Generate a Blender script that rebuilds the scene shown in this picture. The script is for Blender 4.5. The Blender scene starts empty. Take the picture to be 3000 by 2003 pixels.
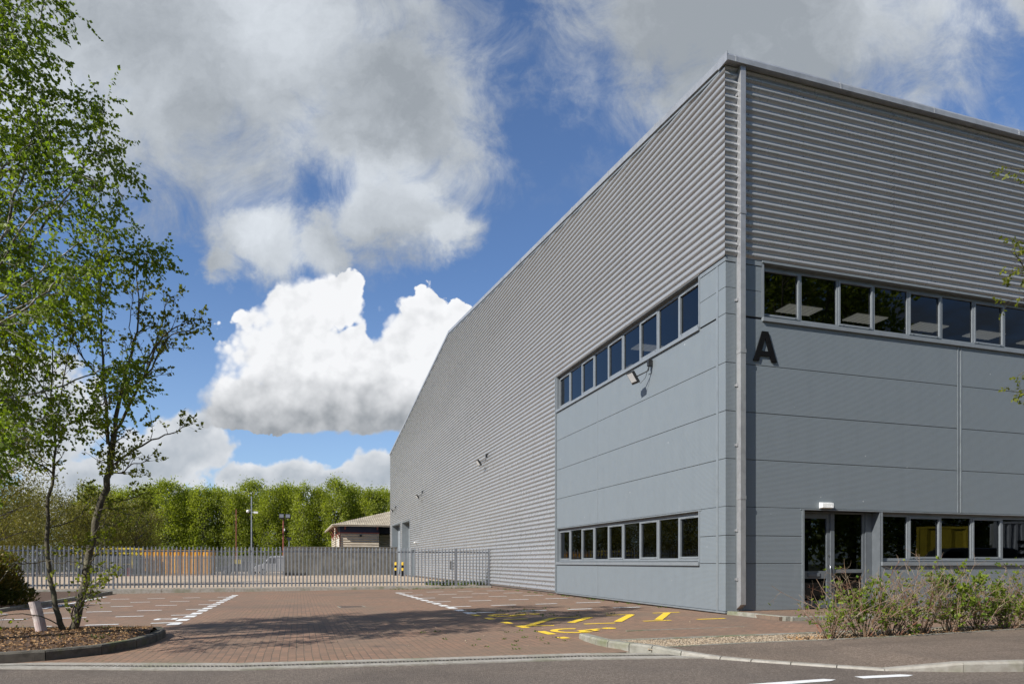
import bpy, math, random
import numpy as np
from mathutils import Vector, Matrix

R = math.radians
rnd = random.Random(7)
nrs = np.random.RandomState(11)
sc = bpy.context.scene
COL = sc.collection

# ------------------------------------------------------------------ camera frame
CX, CY, CZ = -9.529, -13.609, 1.15
AZ = R(17.5)                                   # heading, clockwise from +Y
VX, VY = math.sin(AZ), math.cos(AZ)            # view axis
RX, RY = math.cos(AZ), -math.sin(AZ)           # right axis

def cam_xy(lat, dep):
    """metres right of / ahead of the viewer's standing point -> ground x, y"""
    return CX + VX * dep + RX * lat, CY + VY * dep + RY * lat

def gz(x, y):
    """car park falls gently away from the building"""
    return -.07 + .0058 * max(-25, min(x, 0)) - .0045 * max(0, min(y, 60))

def yz(y):
    return -.065 - .0026 * (y - 20)

# ------------------------------------------------------------------ node helpers
class NT:
    def __init__(s, tree):
        s.t = tree; s.n = tree.nodes; s.l = tree.links
    def node(s, typ, **kw):
        n = s.n.new(typ)
        for k, v in kw.items(): setattr(n, k, v)
        return n
    def put(s, sock, v):
        if isinstance(v, bpy.types.NodeSocket): s.l.new(v, sock)
        elif v is not None: sock.default_value = v
    def math(s, op, a, b=None, c=None, clamp=False):
        n = s.node('ShaderNodeMath', operation=op, use_clamp=clamp)
        s.put(n.inputs[0], a); s.put(n.inputs[1], b); s.put(n.inputs[2], c)
        return n.outputs[0]
    def vmath(s, op, a, b=None, scale=None):
        n = s.node('ShaderNodeVectorMath', operation=op)
        s.put(n.inputs[0], a); s.put(n.inputs[1], b)
        if scale is not None: s.put(n.inputs['Scale'], scale)
        return n.outputs['Value'] if op in ('DOT_PRODUCT', 'LENGTH') else n.outputs['Vector']
    def noise(s, vec, scale, detail=4, rough=.55, color=False, dist=0, lac=2.0):
        n = s.node('ShaderNodeTexNoise')
        s.put(n.inputs['Vector'], vec); n.inputs['Scale'].default_value = scale
        n.inputs['Detail'].default_value = detail; n.inputs['Roughness'].default_value = rough
        n.inputs['Distortion'].default_value = dist; n.inputs['Lacunarity'].default_value = lac
        return n.outputs['Color'] if color else n.outputs['Fac']
    def smooth(s, v, a, b, o0=0., o1=1.):
        n = s.node('ShaderNodeMapRange', interpolation_type='SMOOTHSTEP')
        s.put(n.inputs['Value'], v)
        n.inputs['From Min'].default_value = a; n.inputs['From Max'].default_value = b
        n.inputs['To Min'].default_value = o0; n.inputs['To Max'].default_value = o1
        return n.outputs[0]
    def lin(s, v, a, b, o0=0., o1=1.):
        n = s.node('ShaderNodeMapRange')
        s.put(n.inputs['Value'], v)
        n.inputs['From Min'].default_value = a; n.inputs['From Max'].default_value = b
        n.inputs['To Min'].default_value = o0; n.inputs['To Max'].default_value = o1
        return n.outputs[0]
    def mix(s, f, a, b, blend='MIX'):
        n = s.node('ShaderNodeMix', data_type='RGBA', blend_type=blend)
        s.put(n.inputs[0], f); s.put(n.inputs[6], rgba(a)); s.put(n.inputs[7], rgba(b))
        return n.outputs[2]

def rgba(c):
    if isinstance(c, (tuple, list)) and len(c) == 3: return (*c, 1)
    return c

MATS = {}
def mat(name, col, rough=.6, metal=0., col2=None, nscale=3., nlo=.35, nhi=.7, bump=0., bscale=60., spec=.5,
        col3=None, n3=.4, detail=5, coat=0.):
    """plain procedural surface: base colour broken up by noise, optional fine bump"""
    m = bpy.data.materials.new(name); m.use_nodes = True
    t = NT(m.node_tree); b = t.n['Principled BSDF']
    co = t.node('ShaderNodeTexCoord').outputs['Object']
    base = rgba(col)
    if col2:
        base = t.mix(t.smooth(t.noise(co, nscale, detail, .6), nlo, nhi), base, col2)
    if col3:
        base = t.mix(t.smooth(t.noise(co, n3, 3, .6), .5, .72), base, col3)
    t.put(b.inputs['Base Color'], base)
    b.inputs['Roughness'].default_value = rough; b.inputs['Metallic'].default_value = metal
    b.inputs['Specular IOR Level'].default_value = spec
    b.inputs['Coat Weight'].default_value = coat
    if bump:
        bn = t.node('ShaderNodeBump'); bn.inputs['Strength'].default_value = bump
        bn.inputs['Distance'].default_value = .02
        t.put(bn.inputs['Height'], t.noise(co, bscale, 4, .6)); t.put(b.inputs['Normal'], bn.outputs[0])
    MATS[name] = m
    return m

def leaf_mat(name, c1, c2, c3, trans=.35, scale=1.2):
    m = bpy.data.materials.new(name); m.use_nodes = True
    t = NT(m.node_tree); b = t.n['Principled BSDF']; out = t.n['Material Output']
    geo = t.node('ShaderNodeNewGeometry')
    co = t.node('ShaderNodeTexCoord').outputs['Object']
    a = t.mix(geo.outputs['Random Per Island'], c1, c2)
    a = t.mix(t.smooth(t.noise(co, scale, 3), .42, .66), a, c3)
    t.put(b.inputs['Base Color'], a); b.inputs['Roughness'].default_value = .45
    b.inputs['Specular IOR Level'].default_value = .35
    tr = t.node('ShaderNodeBsdfTranslucent')
    t.put(tr.inputs['Color'], t.mix(1., a, (1.5, 1.6, .55), 'MULTIPLY'))
    mx = t.node('ShaderNodeMixShader'); mx.inputs[0].default_value = trans
    t.l.new(b.outputs[0], mx.inputs[1]); t.l.new(tr.outputs[0], mx.inputs[2]); t.l.new(mx.outputs[0], out.inputs['Surface'])
    MATS[name] = m
    return m

# ------------------------------------------------------------------ materials
def cladding_mat(name, col, dirt, rough=.42, micro=False, metal=.25):
    m = bpy.data.materials.new(name); m.use_nodes = True
    t = NT(m.node_tree); b = t.n['Principled BSDF']
    co = t.node('ShaderNodeTexCoord').outputs['Object']
    st = t.node('ShaderNodeMapping'); st.inputs['Scale'].default_value = (1.6, 1.6, .12)   # rain streaks
    t.l.new(co, st.inputs[0])
    f = t.smooth(t.noise(st.outputs[0], 2.2, 6, .65), .42, .8)
    f2 = t.smooth(t.noise(co, 22., 4, .7), .66, .78)
    base = t.mix(t.math('MULTIPLY', f, .45), col, dirt)
    base = t.mix(t.math('MULTIPLY', f2, .08), base, tuple(c * .6 for c in col))
    sp = t.node('ShaderNodeTexVoronoi'); sp.inputs['Scale'].default_value = 1.7
    t.put(sp.inputs['Vector'], co)
    base = t.mix(t.math('MULTIPLY', t.smooth(sp.outputs['Distance'], .035, .02), .75), base, (.62, .62, .6))  # pale splashes
    xyz = t.node('ShaderNodeSeparateXYZ'); t.l.new(co, xyz.inputs[0])
    if not micro:                                                        # end laps of the sheets
        lap = t.math('FRACT', t.math('DIVIDE', t.math('ADD', t.math('ADD', xyz.outputs[0], xyz.outputs[1]), .25), 5.15))
        base = t.mix(t.math('MULTIPLY', t.math('LESS_THAN', lap, .0034), .6), base, (.06, .06, .06))
        band = t.math('FLOOR', t.math('DIVIDE', t.math('ADD', t.math('ADD', xyz.outputs[0], xyz.outputs[1]), .25), 5.15))
        cb = t.node('ShaderNodeCombineXYZ'); t.put(cb.inputs[0], band); t.put(cb.inputs[1], t.math('FLOOR', t.math('DIVIDE', xyz.outputs[2], .9)))
        wn = t.node('ShaderNodeTexWhiteNoise'); t.put(wn.inputs['Vector'], cb.outputs[0])
        base = t.mix(1., base, t.mix(wn.outputs['Value'], (.965, .965, .965), (1.03, 1.03, 1.03)), 'MULTIPLY')
    else:                                                                # scuffs, faint panel tone
        mp2 = t.node('ShaderNodeMapping'); mp2.inputs['Scale'].default_value = (1., 1., .35); t.l.new(co, mp2.inputs[0])
        base = t.mix(t.math('MULTIPLY', t.smooth(t.noise(mp2.outputs[0], .8, 6, .7), .64, .74), .12), base, (.36, .38, .39))
    t.put(b.inputs['Base Color'], base)
    b.inputs['Roughness'].default_value = rough; b.inputs['Metallic'].default_value = metal
    t.put(b.inputs['Roughness'], t.lin(t.noise(co, 3., 4), .3, .7, rough - .07, rough + .1))
    if micro:                                                           # fine horizontal ribbing of the flat panels
        z = t.node('ShaderNodeSeparateXYZ'); t.l.new(co, z.inputs[0])
        w = t.math('SINE', t.math('MULTIPLY', z.outputs[2], 2 * math.pi / .03))
        bn = t.node('ShaderNodeBump'); bn.inputs['Strength'].default_value = .25; bn.inputs['Distance'].default_value = .006
        t.put(bn.inputs['Height'], w); t.put(b.inputs['Normal'], bn.outputs[0])
    MATS[name] = m
    return m

M_corr = cladding_mat('corrugated silver', (.375, .382, .388), (.322, .318, .31), .29, False, .40)
M_panel = cladding_mat('panel grey', (.203, .231, .248), (.180, .204, .218), .5, True, .2)
M_trim = mat('trim grey', (.225, .25, .265), .42, .2, (.195, .215, .225), 4.)
M_frame = mat('window frame grey', (.225, .245, .26), .42, .15, (.20, .22, .235), 6.)
M_dframe = mat('entrance frame grey', (.14, .155, .168), .42, .15, (.12, .134, .146), 6.)
M_pipe = mat('downpipe silver', (.40, .40, .405), .33, .45, (.33, .33, .335), 5., col3=(.46, .46, .45))
M_gutter = mat('gutter silver', (.38, .39, .40), .36, .35, (.30, .31, .32), 3.)
M_soffit = mat('soffit', (.20, .205, .21), .5, .2, (.15, .155, .16), 2.)
M_dark = mat('dark gap', (.012, .013, .015), .8)
M_black = mat('black paint', (.003, .003, .0035), .75, 0, (.005, .005, .005), 8., spec=.15)
M_roof = mat('roof sheet', (.30, .31, .32), .5, .3, (.24, .25, .25), 1.)
M_brickp = mat('plinth brick', (.16, .11, .085), .85, 0, (.09, .065, .05), 14., bump=.4)
M_inner = mat('room lining', (.10, .10, .105), .8, 0, (.07, .07, .075), 1.)
M_ceil = mat('room ceiling', (.16, .165, .17), .8, 0, (.12, .125, .13), 1.)
M_door = mat('shutter grey', (.33, .355, .37), .45, .2, (.28, .30, .315), 2.)
M_white = mat('white plastic', (.78, .78, .76), .35, 0, (.66, .66, .64), 10.)
M_steel = mat('polished steel', (.55, .55, .55), .22, .95)
M_lens = mat('lamp lens', (.56, .56, .55), .3, 0, (.72, .72, .70), 30.)
M_lampbody = mat('lamp body black', (.018, .019, .02), .45, .1, (.03, .03, .03), 12.)
M_galv = mat('galvanised steel', (.29, .305, .325), .42, .45, (.22, .235, .255), 9., col3=(.36, .37, .385))
M_conc = mat('kerb concrete', (.30, .285, .24), .9, 0, (.20, .19, .155), 7., bump=.5, bscale=90., col3=(.15, .16, .085), n3=1.6)
M_kerbdark = mat('weathered kerb', (.135, .12, .095), .92, 0, (.07, .062, .048), 6., bump=.5, bscale=80., col3=(.10, .11, .035), n3=2.2)
M_conc2 = mat('kerb concrete pale', (.36, .335, .29), .9, 0, (.27, .245, .205), 9., bump=.5, bscale=90., col3=(.22, .215, .15), n3=1.3)
M_wallconc = mat('old concrete wall', (.135, .125, .105), .92, 0, (.07, .066, .056), 2.2, bump=.4, col3=(.165, .155, .135), n3=.5)
M_yard = mat('yard concrete', (.43, .335, .235), .9, 0, (.33, .255, .18), .35, bump=.15, col3=(.48, .39, .29), n3=.12)
M_mulch = mat('bark base', (.10, .055, .03), .95, 0, (.05, .03, .018), 18., bump=.8, bscale=40.)
M_gravel = mat('gravel base', (.25, .195, .135), .95, 0, (.13, .10, .07), 45., bump=.9, bscale=70.)
M_soil = mat('rough grass', (.05, .065, .022), .95, 0, (.085, .075, .035), .8, bump=.5, bscale=12.)
M_rust = mat('rusty cover', (.115, .075, .055), .75, .2, (.07, .048, .038), 24., bump=.5, bscale=70.)
M_grate = mat('drain grating', (.035, .03, .026), .8, .3, (.07, .05, .04), 60.)
M_yel = mat('yellow paint', (.72, .46, .02), .6, 0, (.60, .40, .05), 22.)
M_stub = mat('faded pink post', (.52, .40, .37), .75, 0, (.62, .55, .51), 7., col3=(.30, .24, .21), n3=6.)
M_chip = mat('bark chips', (.34, .19, .08), .9, 0, (.15, .08, .035), 9., col3=(.50, .34, .17), n3=22.)
M_stone = mat('gravel stones', (.34, .265, .18), .9, 0, (.22, .165, .11), 12., col3=(.46, .40, .31), n3=20.)
M_bark1 = mat('birch bark', (.34, .32, .29), .8, 0, (.09, .075, .06), 9., nlo=.45, nhi=.6)
M_bark2 = mat('alder bark', (.105, .09, .055), .9, 0, (.05, .042, .03), 11., bump=.6, bscale=45., col3=(.16, .145, .09), n3=5.)
M_twig = mat('shrub stems', (.15, .085, .045), .65, 0, (.26, .215, .15), 9., col3=(.19, .06, .035), n3=4.)
M_bark3 = mat('poplar bark', (.10, .09, .07), .9, 0, (.06, .052, .04), 4.)
M_cone = mat('alder cones', (.022, .016, .012), .9)
M_tan = mat('tan cladding', (.52, .45, .35), .6, 0, (.45, .385, .30), 1.2)
M_tanroof = mat('weathered roof', (.36, .31, .23), .85, 0, (.23, .195, .14), 1.1, col3=(.40, .35, .26), n3=.4)
M_navy = mat('navy fascia', (.014, .022, .06), .5)
M_redsteel = mat('red steel', (.24, .065, .04), .6, 0, (.19, .05, .035), 3.)
M_orange = mat('orange steel', (.62, .31, .03), .6, 0, (.52, .25, .03), 1.5)
M_yelsteel = mat('yellow steel', (.58, .44, .03), .55, 0, (.48, .37, .03), 2.)
M_vanw = mat('van paint', (.46, .47, .48), .3, 0, coat=.3)
M_vand = mat('dark car paint', (.03, .035, .04), .3, 0, coat=.3)
M_green = mat('dark green cabinet', (.03, .055, .05), .6)
M_tyre = mat('rubber', (.02, .02, .02), .8)
M_red = mat('red plastic', (.45, .04, .03), .5)

def corr_lines(m, axis, pitch, depth=.6, dark=.55):
    """corrugation of far sheets: sinusoidal bump along one object axis"""
    t = NT(m.node_tree); b = t.n['Principled BSDF']
    co = t.node('ShaderNodeTexCoord').outputs['Object']
    s = t.node('ShaderNodeSeparateXYZ'); t.l.new(co, s.inputs[0])
    w = t.math('SINE', t.math('MULTIPLY', s.outputs[axis], 2 * math.pi / pitch))
    bn = t.node('ShaderNodeBump'); bn.inputs['Strength'].default_value = 1.; bn.inputs['Distance'].default_value = pitch * .3 * depth
    t.put(bn.inputs['Height'], w); t.put(b.inputs['Normal'], bn.outputs[0])

corr_lines(M_tan, 2, .32)

def paving_mat():
    m = bpy.data.materials.new('brick paving'); m.use_nodes = True
    t = NT(m.node_tree); b = t.n['Principled BSDF']
    co = t.node('ShaderNodeTexCoord').outputs['Object']
    mp = t.node('ShaderNodeMapping'); mp.inputs['Rotation'].default_value = (0, 0, R(90)); t.l.new(co, mp.inputs[0])
    wob = t.vmath('ADD', mp.outputs[0], t.vmath('SCALE', t.vmath('SUBTRACT', t.noise(co, .9, 2, color=True), (.5, .5, .5)), scale=.03))
    br = t.node('ShaderNodeTexBrick'); t.put(br.inputs['Vector'], wob)
    br.inputs['Scale'].default_value = 1.; br.inputs['Brick Width'].default_value = .205; br.inputs['Row Height'].default_value = .105
    br.inputs['Mortar Size'].default_value = .0058; br.inputs['Mortar Smooth'].default_value = .3; br.inputs['Bias'].default_value = -.1
    br.inputs['Color1'].default_value = (.27, .160, .104, 1); br.inputs['Color2'].default_value = (.198, .128, .087, 1)
    br.inputs['Mortar'].default_value = (.115, .09, .066, 1)
    c = t.mix(t.math('MULTIPLY', t.smooth(t.noise(co, .55, 5, .6), .4, .68), .75), br.outputs['Color'], (.20, .143, .099))
    c = t.mix(t.math('MULTIPLY', t.smooth(t.noise(co, 3.1, 5, .7), .5, .75), .5), c, (.31, .195, .127))
    c = t.mix(t.math('MULTIPLY', t.smooth(t.noise(co, 38., 3, .7), .5, .8), .45), c, (.12, .095, .08))
    c = t.mix(t.math('MULTIPLY', t.smooth(t.noise(co, 90., 2, .5), .68, .74), .6), c, (.5, .45, .4))    # grit
    c = t.mix(t.math('MULTIPLY', t.smooth(t.noise(co, .22, 6, .7), .48, .68), .55), c, (.125, .10, .08))     # tyre and oil darkening
    c = t.mix(t.math('MULTIPLY', t.smooth(t.noise(co, 1.7, 2, .5), .70, .78), .55), c, (.07, .058, .05))
    moss = t.math('MULTIPLY', t.smooth(t.noise(co, .8, 5, .65), .56, .72), br.outputs['Fac'])
    c = t.mix(t.math('MULTIPLY', moss, .7), c, (.085, .10, .03))
    t.put(b.inputs['Base Color'], c); b.inputs['Roughness'].default_value = .85; b.inputs['Specular IOR Level'].default_value = .3
    bn = t.node('ShaderNodeBump'); bn.inputs['Strength'].default_value = .7; bn.inputs['Distance'].default_value = .012
    h = t.math('SUBTRACT', t.math('MULTIPLY', t.noise(co, 55., 4, .6), .45), br.outputs['Fac'])
    t.put(bn.inputs['Height'], h); t.put(b.inputs['Normal'], bn.outputs[0])
    return m

def asphalt_mat(name, c1, c2, c3):
    m = bpy.data.materials.new(name); m.use_nodes = True
    t = NT(m.node_tree); b = t.n['Principled BSDF']
    co = t.node('ShaderNodeTexCoord').outputs['Object']
    v = t.node('ShaderNodeTexVoronoi'); v.inputs['Scale'].default_value = 70.; t.put(v.inputs['Vector'], co)
    hs = t.node('ShaderNodeSeparateColor'); t.l.new(v.outputs['Color'], hs.inputs[0])
    c = t.mix(t.smooth(hs.outputs[0], .25, .95), c1, c2)
    c = t.mix(t.math('MULTIPLY', t.smooth(t.noise(co, 26., 4, .7), .45, .7), .6), c, tuple(.45 * q for q in c1))
    c = t.mix(t.smooth(t.noise(co, .7, 5, .6), .42, .7), c, t.mix(.5, c, c3))
    c = t.mix(t.math('MULTIPLY', t.smooth(t.noise(co, .3, 6, .7), .5, .66), .35), c, tuple(.5 * q for q in c1))
    tk = t.node('ShaderNodeMapping'); tk.inputs['Rotation'].default_value = (0, 0, R(12)); tk.inputs['Scale'].default_value = (.12, 1.4, 1.); t.l.new(co, tk.inputs[0])
    c = t.mix(t.math('MULTIPLY', t.smooth(t.noise(tk.outputs[0], 1.1, 5, .6), .5, .68), .3), c, tuple(.45 * q for q in c1))
    c = t.mix(t.math('MULTIPLY', t.smooth(t.noise(co, 120., 2), .7, .76), .8), c, (.42, .39, .35))
    t.put(b.inputs['Base Color'], c); b.inputs['Roughness'].default_value = .88; b.inputs['Specular IOR Level'].default_value = .3
    bn = t.node('ShaderNodeBump'); bn.inputs['Strength'].default_value = .9; bn.inputs['Distance'].default_value = .012
    t.put(bn.inputs['Height'], t.math('ADD', v.outputs['Distance'], t.noise(co, 60., 4, .7))); t.put(b.inputs['Normal'], bn.outputs[0])
    return m

def paint_mat(name, col, wear):
    m = bpy.data.materials.new(name); m.use_nodes = True
    t = NT(m.node_tree); b = t.n['Principled BSDF']
    co = t.node('ShaderNodeTexCoord').outputs['Object']
    c = t.mix(t.math('MULTIPLY', t.smooth(t.noise(co, 30., 5, .7), .56, .74), .55), col, wear)
    c = t.mix(t.math('MULTIPLY', t.smooth(t.noise(co, 5., 3, .6), .5, .75), .25), c, wear)
    t.put(b.inputs['Base Color'], c); b.inputs['Roughness'].default_value = .7
    return m

M_pave = paving_mat()
M_road = asphalt_mat('road asphalt', (.142, .114, .092), (.25, .205, .165), (.112, .094, .08))
M_foot = asphalt_mat('footway asphalt', (.165, .124, .094), (.275, .215, .165), (.118, .095, .075))
M_wpaint = paint_mat('white road paint', (.74, .74, .72), (.33, .27, .23))
M_ypaint = paint_mat('yellow road paint', (.84, .56, .025), (.45, .31, .13))

def glass_mat(name, tint, refl=1.15):
    m = bpy.data.materials.new(name); m.use_nodes = True
    t = NT(m.node_tree); out = t.n['Material Output']; t.n.remove(t.n['Principled BSDF'])
    tr = t.node('ShaderNodeBsdfTransparent'); tr.inputs[0].default_value = rgba(tint)
    gl = t.node('ShaderNodeBsdfGlossy'); gl.inputs['Roughness'].default_value = .012; gl.inputs['Color'].default_value = (.86, .93, 1, 1)
    fr = t.node('ShaderNodeFresnel'); fr.inputs['IOR'].default_value = 1.5
    co = t.node('ShaderNodeTexCoord').outputs['Object']
    bn = t.node('ShaderNodeBump'); bn.inputs['Strength'].default_value = .04; bn.inputs['Distance'].default_value = .03
    t.put(bn.inputs['Height'], t.noise(co, 1.1, 1)); t.put(gl.inputs['Normal'], bn.outputs[0])
    mx = t.node('ShaderNodeMixShader'); t.put(mx.inputs[0], t.math('MULTIPLY', fr.outputs[0], refl, clamp=True))
    t.l.new(tr.outputs[0], mx.inputs[1]); t.l.new(gl.outputs[0], mx.inputs[2]); t.l.new(mx.outputs[0], out.inputs['Surface'])
    return m
M_glass = glass_mat('window glass', (.125, .13, .14))

def lamp_mat():
    m = bpy.data.materials.new('lit ceiling panel'); m.use_nodes = True
    t = NT(m.node_tree); b = t.n['Principled BSDF']
    b.inputs['Base Color'].default_value = (.6, .6, .55, 1)
    b.inputs['Emission Color'].default_value = (1, .97, .82, 1); b.inputs['Emission Strength'].default_value = .55
    return m
M_lit = lamp_mat()

LF_birch = leaf_mat('birch leaves', (.135, .19, .014), (.205, .26, .025), (.105, .155, .014), .52, 1.3)
LF_alder = leaf_mat('alder leaves', (.15, .175, .016), (.225, .235, .028), (.11, .125, .015), .50, 1.6)
LF_poplar = leaf_mat('poplar leaves', (.245, .275, .042), (.325, .35, .062), (.185, .215, .03), .50, .35)
LF_olive = leaf_mat('olive leaves', (.15, .142, .03), (.215, .185, .05), (.11, .11, .022), .38, .5)
LF_hedge = leaf_mat('conifer sprays', (.075, .085, .012), (.23, .16, .03), (.045, .06, .010), .25, 1.2)
LF_shrub = leaf_mat('shrub leaves', (.15, .22, .02), (.25, .29, .04), (.085, .15, .016), .42, 4.)
LF_scrub = leaf_mat('scrub', (.085, .09, .03), (.14, .13, .055), (.065, .085, .022), .25, .3)
LF_weed = leaf_mat('weeds', (.07, .13, .02), (.14, .17, .03), (.05, .09, .015), .3, 3.)

# ------------------------------------------------------------------ objects
def tag(o, label=None, cat=None, group=None, kind=None):
    if label: o['label'] = label
    if cat: o['category'] = cat
    if group: o['group'] = group
    if kind: o['kind'] = kind
    return o

def thing(name, label, cat, loc=(0, 0, 0), rz=0, group=None):
    o = bpy.data.objects.new(name, None); COL.objects.link(o)
    o.empty_display_size = .3
    o.location = loc; o.rotation_euler = (0, 0, rz)
    return tag(o, label, cat, group)

def link_mesh(name, me, m, parent=None, loc=None, rz=0):
    if m: me.materials.append(m)
    o = bpy.data.objects.new(name, me); COL.objects.link(o)
    if parent: o.parent = parent
    if loc: o.location = loc
    if rz: o.rotation_euler = (0, 0, rz)
    return o

def copy_thing(src, loc, rz, scale, label):
    r = src.copy(); COL.objects.link(r); r.location = loc; r.rotation_euler = (0, 0, rz); r.scale = scale; r['label'] = label
    for ch in src.children:
        c = ch.copy(); COL.objects.link(c); c.parent = r
    return r

class MB:
    """collects faces, builds one mesh object"""
    def __init__(s): s.v = []; s.f = []
    def add(s, vs, fs):
        k = len(s.v); s.v.extend(vs); s.f.extend([tuple(i + k for i in f) for f in fs]); return s
    def quad(s, a, b, c, d): return s.add([a, b, c, d], [(0, 1, 2, 3)])
    def poly(s, pts): return s.add(list(pts), [tuple(range(len(pts)))])
    def box(s, x0, x1, y0, y1, z0, z1, M=None):
        vs = [(x, y, z) for z in (z0, z1) for y in (y0, y1) for x in (x0, x1)]
        if M is not None: vs = [tuple(M @ Vector(p)) for p in vs]
        return s.add(vs, [(0, 2, 3, 1), (4, 5, 7, 6), (0, 1, 5, 4), (2, 6, 7, 3), (0, 4, 6, 2), (1, 3, 7, 5)])
    def prism(s, base, top):
        n = len(base)
        return s.add(list(base) + list(top), [tuple(range(n - 1, -1, -1)), tuple(range(n, 2 * n))] +
                     [(i, (i + 1) % n, n + (i + 1) % n, n + i) for i in range(n)])
    def tube(s, pts, rad, n=6, cap=True):
        pts = [Vector(p) for p in pts]; k = len(s.v)
        if not hasattr(rad, '__len__'): rad = [rad] * len(pts)
        ref = None
        for i, p in enumerate(pts):
            d = (pts[min(i + 1, len(pts) - 1)] - pts[max(i - 1, 0)]).normalized()
            if ref is None:
                ref = d.cross(Vector((0, 0, 1)) if abs(d.z) < .9 else Vector((1, 0, 0))).normalized()
            else:
                ref = (ref - d * ref.dot(d)).normalized()
            w = d.cross(ref)
            for j in range(n):
                a = 2 * math.pi * j / n
                s.v.append(tuple(p + (ref * math.cos(a) + w * math.sin(a)) * rad[i]))
        for i in range(len(pts) - 1):
            for j in range(n):
                a, b = k + i * n + j, k + i * n + (j + 1) % n
                s.f.append((a, b, b + n, a + n))
        if cap:
            s.f.append(tuple(k + j for j in range(n - 1, -1, -1)))
            s.f.append(tuple(k + (len(pts) - 1) * n + j for j in range(n)))
        return s
    def lathe(s, prof, n=16, c=(0, 0, 0)):
        k = len(s.v)
        for r, z in prof:
            for j in range(n):
                a = 2 * math.pi * j / n; s.v.append((c[0] + r * math.cos(a), c[1] + r * math.sin(a), c[2] + z))
        for i in range(len(prof) - 1):
            for j in range(n):
                a, b = k + i * n + j, k + i * n + (j + 1) % n
                s.f.append((a, b, b + n, a + n))
        s.f.append(tuple(k + j for j in range(n - 1, -1, -1)))
        s.f.append(tuple(k + (len(prof) - 1) * n + j for j in range(n)))
        return s
    def build(s, name, m, parent=None, smooth=False, loc=None, rz=0, bevel=0):
        me = bpy.data.meshes.new(name); me.from_pydata(s.v, [], s.f); me.update()
        if smooth: me.polygons.foreach_set('use_smooth', [True] * len(me.polygons))
        o = link_mesh(name, me, m, parent, loc, rz)
        if bevel:
            b = o.modifiers.new('edge', 'BEVEL'); b.width = bevel; b.segments = 2; b.limit_method = 'ANGLE'
        return o

def struct(mb, name, m, **kw):
    o = mb.build(name, m, **kw); o['kind'] = 'structure'; return o

def quads_mesh(name, V, m, parent=None, loc=None):
    """V: (N,4,3) array of loose quads"""
    n = len(V); me = bpy.data.meshes.new(name)
    me.vertices.add(n * 4); me.vertices.foreach_set('co', np.ascontiguousarray(V, dtype=np.float32).ravel())
    me.loops.add(n * 4); me.loops.foreach_set('vertex_index', np.arange(n * 4, dtype=np.int32))
    me.polygons.add(n); me.polygons.foreach_set('loop_start', np.arange(0, n * 4, 4, dtype=np.int32))
    me.update(calc_edges=True)
    return link_mesh(name, me, m, parent, loc)

def unit(a): return a / np.maximum(np.linalg.norm(a, axis=-1, keepdims=True), 1e-9)

def leaves(P, D, size, width=.6, fold=.18, rs=nrs, var=.35):
    """pointed leaf quads at P growing along D"""
    n = len(P); P = np.asarray(P, float); D = unit(np.asarray(D, float))
    W = unit(np.cross(D, rs.normal(size=(n, 3)))); N = np.cross(D, W)
    L = (size * (1 + var * rs.uniform(-1, 1, n)))[:, None]
    a = P; c = P + D * L
    mid = P + D * L * .45 + N * L * fold
    return np.stack([a, mid + W * L * width * .5, c, mid - W * L * width * .5], 1)

# ------------------------------------------------------------------ generic vegetation
def wander(p, d, length, segs, jit, up, rng):
    """a slightly crooked polyline"""
    pts = [Vector(p)]; d = Vector(d).normalized()
    for _ in range(segs):
        d = (d + Vector((rng.gauss(0, jit), rng.gauss(0, jit), rng.gauss(0, jit) + up))).normalized()
        pts.append(pts[-1] + d * (length / segs))
    return pts

def lerp_line(pts, t):
    f = t * (len(pts) - 1); i = min(int(f), len(pts) - 2); u = f - i
    return pts[i].lerp(pts[i + 1], u), (pts[i + 1] - pts[i]).normalized()

def side_dir(d, spread, rng):
    """a direction leaning off d by about `spread`"""
    q = Vector((rng.gauss(0, 1), rng.gauss(0, 1), rng.gauss(0, 1)))
    q = (q - d * q.dot(d)).normalized()
    return (d * math.cos(spread) + q * math.sin(spread)).normalized()

def branch_out(mb, limbs, specs, rng, keep=None):
    """limbs: list of (points, radii); each spec adds one level of side shoots. Returns the last level's lines."""
    level = limbs
    last = []
    for sp in specs:
        nxt = []
        for pts, rad in level:
            L = sum((pts[i + 1] - pts[i]).length for i in range(len(pts) - 1))
            n = max(1, int(L * sp['per_m'] * rng.uniform(.7, 1.3)))
            for _ in range(n):
                t = sp.get('t0', .25) + (1 - sp.get('t0', .25)) * rng.random() ** sp.get('pow', 1.)
                p, d = lerp_line(pts, t)
                if keep and not keep(p): continue
                r = rad[min(int(t * (len(rad) - 1)), len(rad) - 1)] * sp.get('rr', .5)
                r = max(sp.get('rmin', .003), min(r, sp.get('rmax', .03)))
                dd = side_dir(d, R(rng.uniform(*sp['ang'])), rng)
                dd = (dd + Vector((0, 0, sp.get('lift', 0)))).normalized()
                ll = rng.uniform(*sp['len']) * (1 - .45 * t if sp.get('taper', True) else 1)
                q = wander(p, dd, ll, sp.get('segs', 3), sp.get('jit', .16), sp.get('up', .05), rng)
                rr = [r * (1 - .75 * i / (len(q) - 1)) for i in range(len(q))]
                if not sp.get('hidden'): mb.tube(q, rr, sp.get('sides', 4), cap=False)
                nxt.append((q, rr))
        level = nxt
        last.append(nxt)
    return last

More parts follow.
